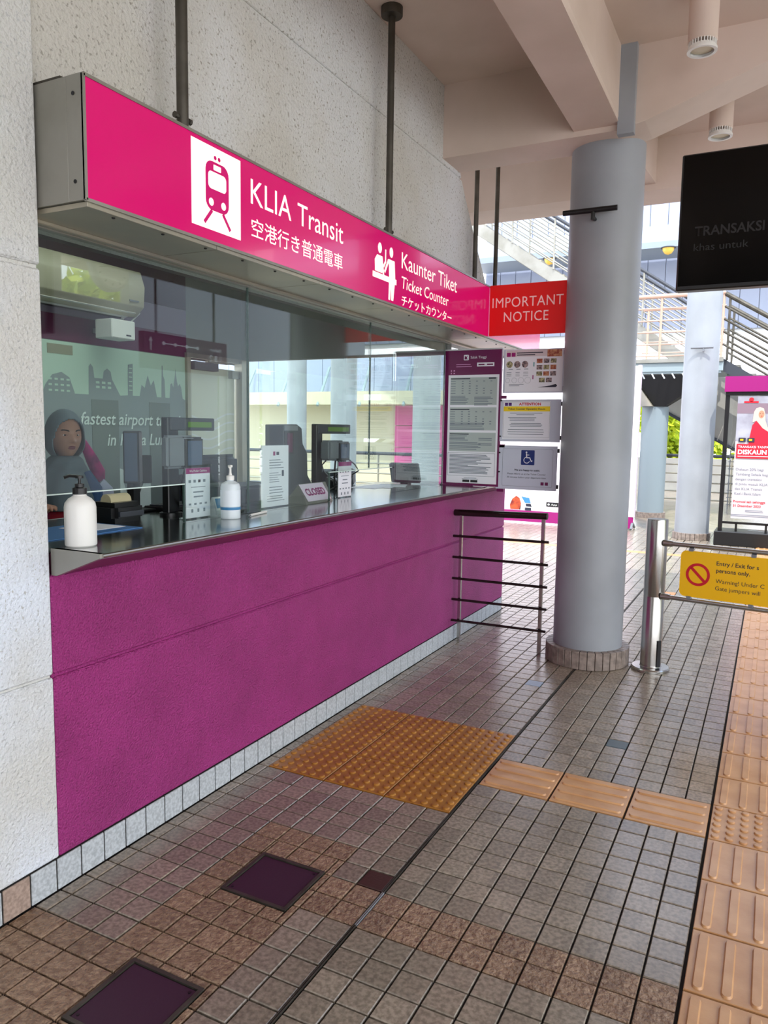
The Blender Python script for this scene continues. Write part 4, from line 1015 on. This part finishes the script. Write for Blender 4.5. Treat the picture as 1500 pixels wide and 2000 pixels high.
def board(x0, x1, z0, z1, label, y=5.175):
    t = thing('notice_board', ((x0+x1)/2, y, z0), label, 'notice', 'notices beside the column')
    bk = B('backing', mat('clear_grey_acrylic', (196, 200, 216), .3), x0, x1, y, y+.008, z0, z1, t)
    for z in (z0+.03, z1-.03): B('side_clip', m_black, x1, x1+.014, y-.002, y+.012, z-.014, z+.014, t)
    return t, Sheet((x0, y, z1), XV, DV, bk)
# top: community poster
t, S = board(.318, .742, 1.817, 2.116, 'top notice with photo circles and small picture grid, under the red board')
Wd, H = .424, .299
S.rect('sheet', m_paper, .014, .004, Wd-.006, H-.008)
m_red2 = mat('brown_photo_print', (150, 66, 50), .5, rgb2=(206, 150, 110), vscale=60)
m_ph1 = mat('dark_photo_print', (60, 56, 66), .5, rgb2=(176, 150, 150), vscale=70)
m_ph2 = mat('green_photo_print', (70, 70, 50), .5, rgb2=(190, 180, 140), vscale=70)
S.rect('header_ground', mat('pale_beige_print', (214, 200, 204), .6), .02, .006, .40, .05, k=2)
S.rect('photo', m_red2, .31, .008, .41, .055, k=3)
for i in range(2): S.rect('line_emblem', m_magc if False else m_mag, .024+.034*i, .022, .052+.034*i, .050, k=3, r=.003)
S.text('title', m_ink, 'Sharing is Everything, Transit', .096, .030, .009, k=3, maxw=.2) if False else S.bars('title_print', m_ink, [(.096, .022, .28, .029), (.096, .036, .225, .043)], k=3)
for i, mm in enumerate((m_ph2, m_ph1, m_ph1)): S.poly('photo', mm, circ(.045+.055*i, .103, .023), k=2)
for i in range(3):
    for j in range(3): S.rect('photo', (m_red2, m_ph1, m_ph2)[(i+j) % 3], .238+.048*i, .068+.043*j, .278+.048*i, .098+.043*j, k=2)
for i in range(2): S.rect('photo', (m_ph2, m_ph1)[i], .258+.048*i, .198, .298+.048*i, .228, k=2)
S.bars('side_tab', mat('teal_print', (30, 140, 140), .5), [(.215, .09, .222, .12)], k=2); S.bars('side_tab', m_mag, [(.211, .178, .218, .206)], k=2)
S.bars('small_print', m_inkg, [(.04+.055*i, .134, .07+.055*i, .138) for i in range(3)]+[(.025, .156+.012*i, .06, .159+.012*i) for i in range(3)]+[(.09, .156+.012*i, .12, .159+.012*i) for i in range(3)]+[(.145, .156+.012*i, .18, .159+.012*i) for i in range(3)]+[(.045, .238, .15, .241), (.045, .248, .12, .251)], k=2)
for i in range(4): S.poly('circle_outline', m_inkg, circ(.034+.048*i, .212, .016+.002*i), circ(.034+.048*i, .212, .0148+.002*i), k=2)
S.poly('pen_picture', m_ink, [(.25, .262), (.34, .250), (.375, .240), (.385, .252), (.375, .262)], k=2)
# middle: ATTENTION
t, S = board(.303, .735, 1.480, 1.772, 'middle notice headed ATTENTION in red over a yellow band')
S.rect('sheet', m_paper, .022, .012, .360, .276)
S.poly('border', m_inkg, [(.026, .016), (.358, .016), (.358, .262), (.026, .262)], [(.0272, .0172), (.3568, .0172), (.3568, .2608), (.0272, .2608)], k=2)
S.rect('yellow_band', m_yprint, .028, .048, .358, .082, k=3)
for i in range(2): S.rect('line_emblem', mat('violet_print', (80, 30, 120), .5), .036+.027*i, .022, .058+.027*i, .044, k=3)
S.text('heading', m_rprint, 'ATTENTION', .215, .040, .018, width=.155, align='C', bold=.03, k=3)
S.text('band_lettering', m_ink, 'Ticket Counter Operating Hours', .192, .071, .013, width=.265, align='C', bold=.02, k=4)
S.bars('small_print', m_inkg, lines(.07, .092, .31, 1, .01, .004, .05, True)+lines(.12, .103, .25, 1, .01, .004, .05, True)+lines(.06, .124, .265, 3, .010, .004, .15, True)+lines(.07, .164, .31, 3, .010, .004, .15, True)+lines(.05, .206, .33, 3, .016, .004, .2, True), k=3)
# bottom: wheelchair
t, S = board(.288, .722, 1.144, 1.452, 'bottom notice with a blue wheelchair symbol')
S.poly('border', m_inkg, rrect(.045, .022, .405, .285, .008), rrect(.0465, .0235, .4035, .2835, .008), k=1)
S.rect('symbol_ground', m_navy, .180, .030, .276, .134, k=1, r=.005)
cx, cy = .222, .094
S.poly('wheelchair_symbol', m_paper, circ(cx-.004, .046, .0062), k=2)
S.poly('wheelchair_symbol', m_paper, stroke((cx-.004, .053), (cx-.002, .082), .008), k=2)
S.poly('wheelchair_symbol', m_paper, stroke((cx-.003, .064), (cx+.016, .064), .005), k=2)
S.poly('wheelchair_symbol', m_paper, stroke((cx-.004, .083), (cx+.022, .083), .006), k=2)
S.poly('wheelchair_symbol', m_paper, stroke((cx+.020, .082), (cx+.032, .108), .006), k=2)
S.poly('wheelchair_symbol', m_paper, stroke((cx+.029, .109), (cx+.040, .104), .005), k=2)
A = [math.radians(a_) for a_ in range(20, 281, 13)]
S.poly('wheelchair_symbol', m_paper, [(cx-.001+.023*math.cos(a_), .100+.023*math.sin(a_)) for a_ in A]+[(cx-.001+.0185*math.cos(a_), .100+.0185*math.sin(a_)) for a_ in A[::-1]], k=2)
S.text('lettering', m_ink, 'We are happy to assist.', .225, .176, .013, width=.185, align='C', bold=.025)
S.text('lettering', m_ink, 'Please inform us at the Ticket Counter', .222, .203, .012, width=.275, align='C')
S.text('lettering', m_ink, '30 minutes before your departure time.', .222, .227, .012, width=.282, align='C')
for i in range(2): S.rect('line_emblem', m_post, .325+.030*i, .250, .347+.030*i, .272, k=2)
# red IMPORTANT NOTICE board
t = thing('notice_sign', (.46, 5.18, 2.215), 'red board reading IMPORTANT NOTICE fixed between the long sign and the column', 'sign')
rb = B('board', m_red, .2015, .752, 5.182, 5.20, 2.216, 2.562, t, .002)
B('side_rail', m_blackm, .752, .762, 5.18, 5.205, 2.21, 2.57, t)
for z in (2.24, 2.33, 2.45, 2.54): B('rail_clip', m_grey, .748, .77, 5.172, 5.182, z-.008, z+.008, t)
S = Sheet((.176, 5.182, 2.562), XV, DV, rb)
S.text('lettering', m_redt, 'IMPORTANT', .296, .155, .070, width=.500, align='C', space=1.06)
S.text('lettering', m_redt, 'NOTICE', .289, .254, .069, width=.315, align='C', space=1.06)

# ================================================================== HANGING SCREEN, DOWNLIGHTS
t = thing('hanging_screen', (2.1, 3.2, 2.1), 'large switched-off black screen hanging at the upper right', 'screen')
B('casing', m_black, 1.660, 2.56, 3.2, 3.255, 2.098, 2.604, t, .004)
B('bezel', m_blackm, 1.666, 2.554, 3.195, 3.2, 2.102, 2.114, t)
B('screen_glass', mat('dark_screen_glass', (4, 4, 5), .12, spec=.25), 1.668, 2.552, 3.197, 3.2, 2.114, 2.598, t)
S = Sheet((1.668, 3.197, 2.598), XV, DV, t, .001)
m_dim = mat('dim_red_screen_text', (9, 3, 4), .6); m_dim2 = mat('dim_grey_screen_text', (6, 6, 7), .6)
S.text('screen_text', m_dim, 'TRANSAKSI', .05, .30, .036, width=.24, bold=.02); S.text('screen_text', m_dim2, 'khas untuk', .05, .355, .028, width=.19)
for x in (2.25, 2.5): MB().tube([(x, 3.23, 2.6), (x, 3.23, 3.8)], .02, 12).build('hanger', m_dsteel, t)
def downlight(x, y, zb_, r, label):
    t = thing('downlight', (x, y, zb_), label, 'ceiling light', 'white cylinder downlights')
    MB().lathe([(r*.93, .045), (r, .05), (r, 3.8-zb_)], (x, y, zb_), 40).build('can', m_ceil, t)
    MB().lathe([(r*.80, .0), (r*1.02, .0), (r*1.02, .012), (r*.86, .03), (r*.80, .03)], (x, y, zb_), 40, caps=False).build('trim_ring', m_white, t)
    MB().lathe([(r*.8, .014), (.0001, .008)], (x, y, zb_), 32).build('lens', m_lamp, t)
    b = MB()
    for k in range(28):
        a_ = 2*PI*k/28; b.obox((x+r*.9*math.cos(a_), y+r*.9*math.sin(a_), zb_+.035), (math.cos(a_), math.sin(a_), 0), (-math.sin(a_), math.cos(a_), 0), (0, 0, 1), r*.05, .0025, .014)
    stuff(b.build('fins', m_white, t))
downlight(1.585, 4.40, 3.50, .072, 'white cylindrical downlight at the top right, nearer of two')
downlight(1.598, 5.66, 3.50, .074, 'white cylindrical downlight above the black screen, farther of two')
downlight(3.0, 2.6, 3.5, .07, 'white cylindrical downlight outside the picture to the right')

# ================================================================== FAR CONCOURSE
# white partition board with magenta foot
t = thing('partition_board', (-1.4, 12.66, 0), 'tall white hoarding with a magenta foot band and train picture on the far concourse', 'partition')
B('board', mat('pale_pink_white_board', (246, 236, 242), .5), -2.9, .09, 12.66, 12.72, .10, 2.62, t)
B('foot_band', m_mag, -2.9, .092, 12.652, 12.66, .02, .21, t); B('edge_post', mat('pale_mauve_edge', (222, 204, 216), .5), .06, .11, 12.64, 12.74, .21, 2.63, t)
for x in (-2.1, -1.36, -.62): B('panel_seam', m_lgrey, x, x+.008, 12.656, 12.66, .21, 2.62, t)
for x in (-2.5, -.2, .08):
    MB().tube([(x, 12.55, .02), (x, 12.68, .12), (x, 12.9, .02)], .02, 8).build('caster_foot', m_grey, t)
S = Sheet((-2.9, 12.652, 2.62), XV, DV, t, .002)
def bx_(x): return x+2.9
def bz_(z): return 2.62-z
S.poly('train_picture', mat('orange_train_print', (206, 84, 40), .5, rgb2=(120, 30, 24), vscale=9), [(bx_(-1.96), bz_(.225)), (bx_(-1.97), bz_(.30)), (bx_(-1.93), bz_(.40)), (bx_(-1.86), bz_(.455)), (bx_(-1.80), bz_(.42)), (bx_(-1.77), bz_(.33)), (bx_(-1.78), bz_(.225))])
S.poly('train_picture', m_white, [(bx_(-1.80), bz_(.225)), (bx_(-1.77), bz_(.33)), (bx_(-1.81), bz_(.44)), (bx_(-1.78), bz_(.46)), (bx_(-1.62), bz_(.44)), (bx_(-1.57), bz_(.30)), (bx_(-1.57), bz_(.225))])
S.poly('train_picture', m_skyp, [(bx_(-1.77), bz_(.45)), (bx_(-1.63), bz_(.43)), (bx_(-1.60), bz_(.34)), (bx_(-1.70), bz_(.34))], k=2)
S.poly('train_picture', m_ink, [(bx_(-1.69), bz_(.33)), (bx_(-1.60), bz_(.33)), (bx_(-1.58), bz_(.28)), (bx_(-1.68), bz_(.28))], k=2)
S.poly('train_picture', m_ink, [(bx_(-1.70), bz_(.262)), (bx_(-1.59), bz_(.262)), (bx_(-1.59), bz_(.215)), (bx_(-1.70), bz_(.215))], k=2)
S.text('lettering', mat('pink_lettering', (226, 120, 170), .5), 'Download', bx_(-1.30), bz_(.405), .028, k=2)
S.rect('store_badge', m_black, bx_(-1.33), bz_(.375), bx_(-.95), bz_(.30), k=1, r=.008)
S.text('badge_lettering', m_white, 'App Store', bx_(-1.25), bz_(.322), .032, width=.26, k=2)
S.poly('badge_mark', m_white, circ(bx_(-1.29), bz_(.337), .018), k=2)
# pink cabinet top seen between
# advertising stand
t = thing('advertising_stand', (1.95, 11.8, 0), 'black framed advertising stand with magenta header and poster at the right edge', 'advertising stand')
B('plinth', m_black, 1.36, 2.75, 11.6, 12.1, 0, .20, t, .01); B('post', m_black, 1.40, 1.455, 11.72, 11.80, .2, 2.15, t); B('post', m_black, 2.66, 2.715, 11.72, 11.80, .2, 2.15, t)
B('header', m_mag, 1.385, 2.73, 11.66, 11.86, 2.15, 2.36, t); B('cross_rail', m_black, 1.40, 2.715, 11.70, 11.82, 2.10, 2.15, t)
B('glass_panel', m_glass2, 1.455, 2.66, 11.755, 11.765, .22, 2.1, t); B('bottom_rail', m_black, 1.455, 2.66, 11.74, 11.78, .30, .33, t)
for x in (1.62, 2.0, 2.4): B('short_leg', m_black, x, x+.03, 11.74, 11.77, .2, .31, t)
S = Sheet((1.56, 11.70, 2.09), XV, DV, t, .002)
b = MB(); b.box(1.56, 2.58, 11.70, 11.71, .385, 2.09); b.build('poster_board', mat('poster_paper', (196, 190, 194), .5), t)
S.rect('poster_photo', mat('poster_interior_photo', (140, 138, 150), .5, rgb2=(176, 176, 186), vscale=3), .0, .0, 1.02, .62, k=1)
S.rect('poster_ceiling_print', mat('poster_mauve', (134, 112, 124), .5), .0, .10, 1.02, .24, k=2)
S.poly('poster_figure', mat('red_dress_print', (196, 20, 50), .5), [(.16, .78), (.17, .60), (.20, .40), (.25, .33), (.32, .34), (.40, .48), (.52, .52), (.56, .78)], k=3)
S.poly('poster_figure', mat('cream_scarf_print', (214, 186, 172), .5), [(.20, .36), (.21, .22), (.235, .17), (.28, .15), (.33, .17), (.35, .24), (.36, .34), (.42, .50), (.33, .44), (.25, .34)], k=4)
S.poly('poster_figure', mat('poster_skin_print', (206, 140, 110), .5), circ(.305, .25, .036, 20, .052), k=5)
for q_ in (.290, .322): S.poly('poster_eye', m_ink, circ(q_, .24, .006, 10, .004), k=6)
S.poly('poster_mouth', m_rprint, circ(.308, .275, .010, 12, .004), k=6)
for q_ in (.04, .15): S.rect('card_picture', m_ink, q_, .575, q_+.09, .635, k=6, r=.008); S.rect('card_picture', m_yell, q_+.02, .59, q_+.06, .615, k=7)
S.rect('emblem', m_rprint, .08, .07, .26, .095, k=4); S.poly('emblem', m_rprint, circ(.17, .05, .03), k=4)
S.rect('title_band', m_rprint, .02, .66, .98, .86, k=5)
S.text('lettering', m_paper, 'TRANSAKSI TANPA', .04, .715, .032, k=6); S.text('lettering', m_paper, 'DISKAUN 20%', .04, .80, .062, k=6, bold=.03); S.bars('small_print', m_paper, lines(.04, .825, .9, 1, .02, .01, .05), k=6)
for i, tx in enumerate(('Diskaun 20% bagi', 'Tambang Sehala bagi', 'dengan transaksi', 'di pintu masuk KLIA', 'dan KLIA Transit', 'Kad-i Bank Islam')):
    S.text('lettering', m_inkg, tx, .03, 1.03+.068*i, .036, k=1)
for i, tx in enumerate(('Promosi sah sehingga', '31 Disember 2023')): S.text('lettering', m_rprint, tx, .02, 1.48+.06*i, .034, k=1, bold=.015)
S.bars('small_print', m_inkg, lines(.18, 1.58, .42, 2, .02, .008, .1)+lines(.0, 1.645, .9, 2, .02, .008, .1), k=1)
S.poly('card_mark', m_rprint, circ(.50, 1.595, .022), k=1); S.poly('card_mark', m_yell, circ(.53, 1.595, .022), k=1)

# landing, stairs
def railing(name, pts, z_list, r, y, posts, label, group, m=m_steel, top_r=.035, mt=None):
    """pts: [(x,z)...] line of the walking surface; z_list heights of rails"""
    t = thing(name, (pts[0][0], y, pts[0][1]), label, 'railing', group)
    for k, h in enumerate(z_list):
        MB().tube([(x, y, z+h) for x, z in pts], top_r if k == 0 else r, 10).build('handrail' if k == 0 else 'rail', (mt or m) if k == 0 else m, t)
    for x, z in posts: MB().tube([(x, y, z), (x, y, z+z_list[0])], .022, 8).build('post', m, t)
    return t
m_rust = mat('warm_rail_paint', (196, 160, 140), .5)
LZ = 2.93
t = thing('stair_landing', (.5, 15.7, 2.6), 'raised stair landing with pale edge beam behind the columns', 'landing')
B('deck', m_gbeam, -.55, 1.15, 14.98, 16.6, 2.70, 2.90, t); B('edge_trim', m_alu, -.55, 1.15, 14.94, 15.0, 2.86, 2.93, t)
B('edge_beam', m_gbeam, -.55, 1.12, 15.0, 15.2, 2.66, 2.72, t)
railing('landing_railing', [(-.5, LZ), (1.12, LZ)], (1.14, .92, .70, .49, .27, .06), .014, 15.02, [(-.5, LZ), (.05, LZ), (1.1, LZ)], 'front railing of the raised landing with warm-toned bars', 'stair railings', m_rust, .04)
railing('landing_railing', [(-.5, LZ), (1.05, LZ)], (1.14, .92, .70, .49, .27), .012, 16.55, [(-.4, LZ), (.6, LZ)], 'rear railing of the raised landing seen through the front bars', 'stair railings', m_rust, .03)
sl = -.62
def fl(x0, z0, x1): return [(x0, z0), (x1, z0+sl*(x1-x0))]
dn = fl(1.12, LZ, 5.9)
for y, lb in ((15.02, 'near railing of the flight descending right from the landing'), (16.55, 'far railing of the flight descending right from the landing')):
    railing('stair_railing', dn, (1.12, .90, .68, .46, .24), .022, y, [(1.2+.9*k, LZ+sl*(.08+.9*k)) for k in range(5)], lb, 'stair railings', m_dsteel, .042)
t = thing('stair_flight', (3.4, 15.8, 0), 'steel stair flight descending to the right under its railings', 'stairs')
for y in (15.05, 16.45): MB().prism([(1.12, y, LZ), (5.9, y, LZ+sl*4.78), (5.9, y, LZ+sl*4.78-.22), (1.12, y, LZ-.22)], (0, .05, 0)).build('stringer', m_dgrey if y < 16 else m_gbeam, t, smooth=False)
for k in range(18): B('tread', m_alu, 1.14+.262*k, 1.43+.262*k, 15.1, 16.45, LZ-.17*(k+1)*.955-.0, LZ-.17*(k+1)*.955+.035, t)
t = thing('stair_flight', (-2.5, 17.3, 3), 'white steel stair flight rising to the left behind the sign', 'stairs')
s2 = -.68
def up(x, dz=0): return 3.0+s2*(x-.6)+dz
for y in (16.75, 18.0): MB().prism([(.6, y, up(.6)), (-7, y, up(-7)), (-7, y, up(-7)-.3), (.6, y, up(.6)-.3)], (0, .05, 0)).build('stringer', m_alu, t, smooth=False)
for k in range(29): B('tread', m_alud, .6-.26*k-.26, .6-.26*k+.03, 16.8, 18.0, 2.98+.177*k, 3.02+.177*k, t)
for y, lb in ((16.72, 'near white railing of the flight rising left'), (18.05, 'far white railing of the flight rising left')):
    railing('stair_railing', [(.6, up(.6)), (-7, up(-7))], (1.10, .90, .72, .54, .36, .18), .016, y, [(.4-.95*k, up(.4-.95*k)) for k in range(8)], lb, 'stair railings', m_alu, .035, m_dgrey)
# solid stair soffit wall
t = thing('stair_wall', (3, 15.9, 0), 'pale concrete wall with a slanting lower edge below the stairs', 'wall')
MB().prism([(-.5, 16.9, 2.75), (-.5, 16.9, 2.30), (.28, 16.9, 1.85), (5.2, 16.9, -.9), (6.5, 16.9, -.9), (6.5, 16.9, 2.75)], (0, .25, 0)).build('slab', m_stairc, t, smooth=False)
MB().tube([(-.5, 16.88, 2.30), (.28, 16.88, 1.85), (4.0, 16.88, -.23)], .035, 6).build('edge_rail', m_dgrey, t)
struct(B('wall_far', m_stairc, -.62, -.35, 15.2, 15.45, 0, 2.5))
# grey column with black hopper capital
t = thing('capital_column', (.05, 14.9, 0), 'shorter grey column with a black inverted-pyramid capital under the landing', 'column')
MB().lathe([(.235, .1), (.235, 2.05)], (.05, 14.9, 0), 40).build('shaft', mat('capital_column_grey', (134, 148, 154), .5), t)  # shaft in its own grey, darker than the other columns
MB().lathe([(.27, 0), (.27, .1)], (.05, 14.9, 0), 40).build('base_ring', m_skirtc, t)
MB()._add([(.06, 14.66, 2.05), (.24, 14.66, 2.05), (.24, 15.0, 2.05), (.06, 15.0, 2.05), (-.26, 14.4, 2.60), (1.05, 14.4, 2.60), (1.05, 15.2, 2.60), (-.26, 15.2, 2.60)],
      [(3, 2, 1, 0), (4, 5, 6, 7), (0, 1, 5, 4), (1, 2, 6, 5), (2, 3, 7, 6), (3, 0, 4, 7)]).build('hopper', m_blackm, t, smooth=False)
MB().prism([(-.58, 14.46, 2.60), (-.27, 14.46, 2.60), (-.26, 14.46, 2.50), (.05, 14.46, 2.05), (-.19, 14.46, 2.05), (-.55, 14.46, 2.42)], (0, .6, 0)).build('side_cheek', m_alud, t, smooth=False)
for k in range(7): MB().obox((-.12+.17*k, 14.385, 2.575), (.5, 0, -.86), (0, 1, 0), (.86, 0, .5), .05, .01, .012).build('louvre', m_lgrey, t)

# ---------------- big clad wall behind, gutter beam, lamps
wf = thing('clad_building', (1, 22, 0), 'white clad building wall with narrow upright panels behind the stairs', 'building')
B('wall_core', m_lgrey, -5.9, 14, 22.06, 22.4, 4.2, 14, wf); B('lower_wall', m_stairc, -3.5, 14, 22.2, 22.4, 0, .9, wf)
pm = MB().box(0, .45, 0, .06, 0, 4.85).build('tmp', m_clad, None, .008).data
for o in list(D.objects):
    if o.name == 'tmp': D.objects.remove(o)
for k in range(43):
    for z in (4.3, 9.17):
        o = link('cladding_panel', pm, wf); o.location = (-5.9+.462*k, 22.0, z)
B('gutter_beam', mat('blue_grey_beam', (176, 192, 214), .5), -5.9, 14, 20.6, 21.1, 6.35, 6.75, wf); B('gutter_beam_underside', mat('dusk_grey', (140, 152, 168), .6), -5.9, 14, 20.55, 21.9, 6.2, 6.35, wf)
for i, x in enumerate((-3.55, -.58)):
    t = thing('dome_lamp', (x, 20.4, 6.1), ['amber dome lamp under the grey beam, left of the big column', 'amber dome lamp under the grey beam, next to the black screen'][i], 'lamp', 'dome lamps')
    MB().lathe([(.001, -.16), (.08, -.13), (.13, -.06), (.14, 0)], (x, 20.4, 6.13), 20).build('dome', m_amber, t); MB().lathe([(.18, 0), (.18, .02), (.04, .05)], (x, 20.4, 6.13), 20).build('canopy', m_dgrey, t)
# far railing on the platform edge
for i, (x0, x1, lb) in enumerate(((-.3, 7.0, 'long low railing along the far edge of the concourse'), (-9.5, -3.0, 'railing seen through the booth end window'))):
    y = (18.3, 13.6)[i]
    railing('platform_railing', [(x0, 0), (x1, 0)], (1.08, .88, .68, .48, .28, .1), .018, y, [(x0+.1+1.45*k, 0) for k in range(int((x1-x0)/1.45)+1)], lb, 'platform railings', m_alud, .035, m_dgrey)
t = thing('wire_rack', (1.35, 17, 0), 'wire display rack behind the far railing', 'rack')
for x in (1.25, 1.35, 1.45): MB().tube([(x, 17.4, 0), (x, 17.4, 1.25)], .012, 6).build('upright', m_grey, t)
for k in range(8): MB().tube([(1.22, 17.4, .1+.15*k), (1.48, 17.4, .1+.15*k)], .008, 6).build('wire', m_grey, t)

# ---------------- station building seen through the booth end window
t = thing('platform_building', (-9, 20.2, 0), 'bright station building with cream walls and pink panels beyond the booth window', 'building')
B('cream_wall', m_cream, -18, -6.0, 20.3, 20.6, 0, 2.3, t); B('ledge', m_cream, -18, -6.0, 19.4, 20.6, 2.28, 2.66, t)
for x in (-7.95, -6.62):
    for z in ((0, 1.05), (1.06, 1.68), (1.69, 2.27)): B('pink_panel', m_pinkw, x, x+1.3 if x < -7 else -6.0, 20.2, 20.3, z[0]+.01, z[1], t)
pm2 = MB().box(0, .60, 0, .05, 0, 5.6).build('tmp', m_clad, None, .008).data
for o in list(D.objects):
    if o.name == 'tmp': D.objects.remove(o)
for k in range(19):
    o = link('cladding_panel', pm2, t); o.location = (-18+.612*k, 20.5, 2.67)
B('clad_core', m_lgrey, -18, -6.3, 20.56, 20.8, 2.66, 8.3, t)
for k in range(6):
    x = -14.6+1.42*k; MB().tube([(x, 20.4, 3.45), (x+.22, 19.35, 2.25)], .045, 8).build('strut', m_gbeam, t)
for x, y, lb in ((-3.36, 12.14, 'pale column nearest the timetable board, seen through the booth'), (-5.02, 12.14, 'pale column seen through the booth beside the green display'), (-8.35, 15.6, 'thin-looking pale column farthest through the booth glass')):
    column(x, y, .24, 8.0, .27, lb, 20)
# second roof edge in that view
struct(B('trim_12', m_ceil, -14, -2.2, 6.75, 7.05, 3.55, 3.8))

# ---------------- right side: seen only mirrored in the glass
wr = struct(MB().box(4.95, 5.1, 10.05, 13.2, 0, 3.8).box(4.95, 5.1, 8.98, 9.78, 0, 2.6).box(4.95, 5.1, 8.19, 8.78, 0, 2.6).box(4.95, 5.1, 6.1, 8.07, 0, 2.6).box(4.95, 5.1, 5.6, 6.1, 0, 3.8).box(4.95, 5.1, 6.1, 10.05, 3.66, 3.8).box(4.95, 5.1, 7.1, 10.05, 2.6, 3.66).box(4.95, 5.1, 6.1, 7.1, 2.6, 3.05).build('wall_right', mat('mid_grey_wall', (170, 172, 178), .7)))  # wall in its own plain mid grey
t = thing('direction_sign', (4, 7.1, 2.2), 'hanging plum direction sign with route line, mirrored in the ticket glass', 'sign')
B('panel', m_plum, 4.0, 4.08, 6.37, 7.80, 2.20, 2.60, t)
for y in (6.6, 7.6): MB().tube([(4.04, y, 2.6), (4.04, y, 3.8)], .015, 8).build('hanger', m_dsteel, t)
S = Sheet((4.0, 7.80, 2.60), (0, -1, 0), (0, 0, -1), t, .003)
S.text('lettering', m_paper, 'Platform', .12, .12, .045); S.text('lettering', m_paper, '1 & 2', .12, .24, .08)
S.bars('route_line', m_paper, [(.55, .10, 1.15, .112)]); 
for k in range(4): S.poly('route_stop', m_paper, circ(.56+.19*k, .106, .022), k=2)
S.poly('arrow', m_paper, [(1.32, .20), (1.32, .10), (1.30, .10), (1.33, .05), (1.36, .10), (1.34, .10), (1.34, .20)])
t = thing('platform_clock', (4.2, 6.15, 3.2), 'round two-sided clock hanging on the right, mirrored in the ticket glass', 'clock')
MB().lathe([(.001, -.05), (.25, -.05), (.27, -.03), (.27, .03), (.25, .05), (.001, .05)], (0, 0, 0), 40).build('tmp', m_lgrey)
o = [q for q in D.objects if q.name == 'tmp'][0]; me = o.data; D.objects.remove(o)
me.transform(Matrix.Translation((4.2, 6.08, 3.25)) @ Matrix.Rotation(PI/2, 4, 'Y')); o = link('case', me, t)
MB().tube([(4.2, 6.08, 3.5), (4.2, 6.08, 3.8)], .02, 8).build('hanger', m_dsteel, t)
S = Sheet((4.149, 6.08, 3.25), (0, -1, 0), (0, 0, -1), t, .002)
S.poly('dial', m_white, circ(0, 0, .23)); S.poly('hand', m_black, stroke((0, .03), (.02, -.13), .014), k=2); S.poly('hand', m_black, stroke((-.03, 0), (.18, .04), .01), k=2)
for k in range(12):
    a_ = k*PI/6; S.poly('hour_mark', m_black, stroke((.18*math.cos(a_), .18*math.sin(a_)), (.21*math.cos(a_), .21*math.sin(a_)), .012), k=2)
railing('platform_railing', [(7.5, 0), (7.5, 0)] if False else [(5.6, 0), (13.5, 0)], (1.08, .88, .68, .48, .28), .015, 14.4, [(5.7+1.4*k, 0) for k in range(6)], 'railing on the right side seen only in the glass reflection', 'platform railings', m_dgrey)

# ---------------- trees
def tree(x, y, z0, h, r, n, label, m, seed, grp='trees beyond the station'):
    rnd = random.Random(seed)
    t = thing('tree', (x, y, z0), label, 'tree', grp)
    MB().tube([(x, y, z0), (x+.05, y, z0+h*.4), (x-.05, y+.05, z0+h*.8)], [.12, .09, .04], 8).build('trunk', m_bark, t)
    b = MB(); cl = [(Vector((x+rnd.uniform(-.6, .6)*r, y+rnd.uniform(-.5, .5)*r, z0+h*.62+rnd.uniform(-.5, .5)*r)), r*rnd.uniform(.35, .6)) for _ in range(9)]
    for _ in range(n):
        c, rr = rnd.choice(cl); d = Vector((rnd.gauss(0, 1), rnd.gauss(0, 1), rnd.gauss(0, 1))).normalized()*rr*rnd.uniform(.6, 1.05); p = c+d
        u = Vector((rnd.gauss(0, 1), rnd.gauss(0, 1), rnd.gauss(0, 1))).normalized(); w = u.cross(Vector((rnd.gauss(0, 1), rnd.gauss(0, 1), rnd.gauss(0, 1)))).normalized(); s_ = r*rnd.uniform(.05, .09)
        b._add([p-u*s_, p-w*s_*.5, p+u*s_, p+w*s_*.5], [(0, 1, 2, 3)])
    stuff(b.build('foliage', m, t, smooth=False))
tree(.1, 24.5, -.6, 3.2, 1.8, 3500, 'bright yellow-green bush glimpsed between the far columns', m_leafy, 1)
tree(9.2, 11.2, -.5, 5.0, 2.2, 3500, 'yellow-green tree on the right side mirrored in the glass', m_leafy, 3)
tree(10.2, 17.4, -.5, 5.2, 2.4, 3500, 'green tree farther on the right side mirrored in the glass', m_leaf, 4)
tree(11.0, 6.0, -.5, 5.6, 2.2, 3500, 'tall tree nearest on the right side mirrored in the glass', m_leafy, 5)
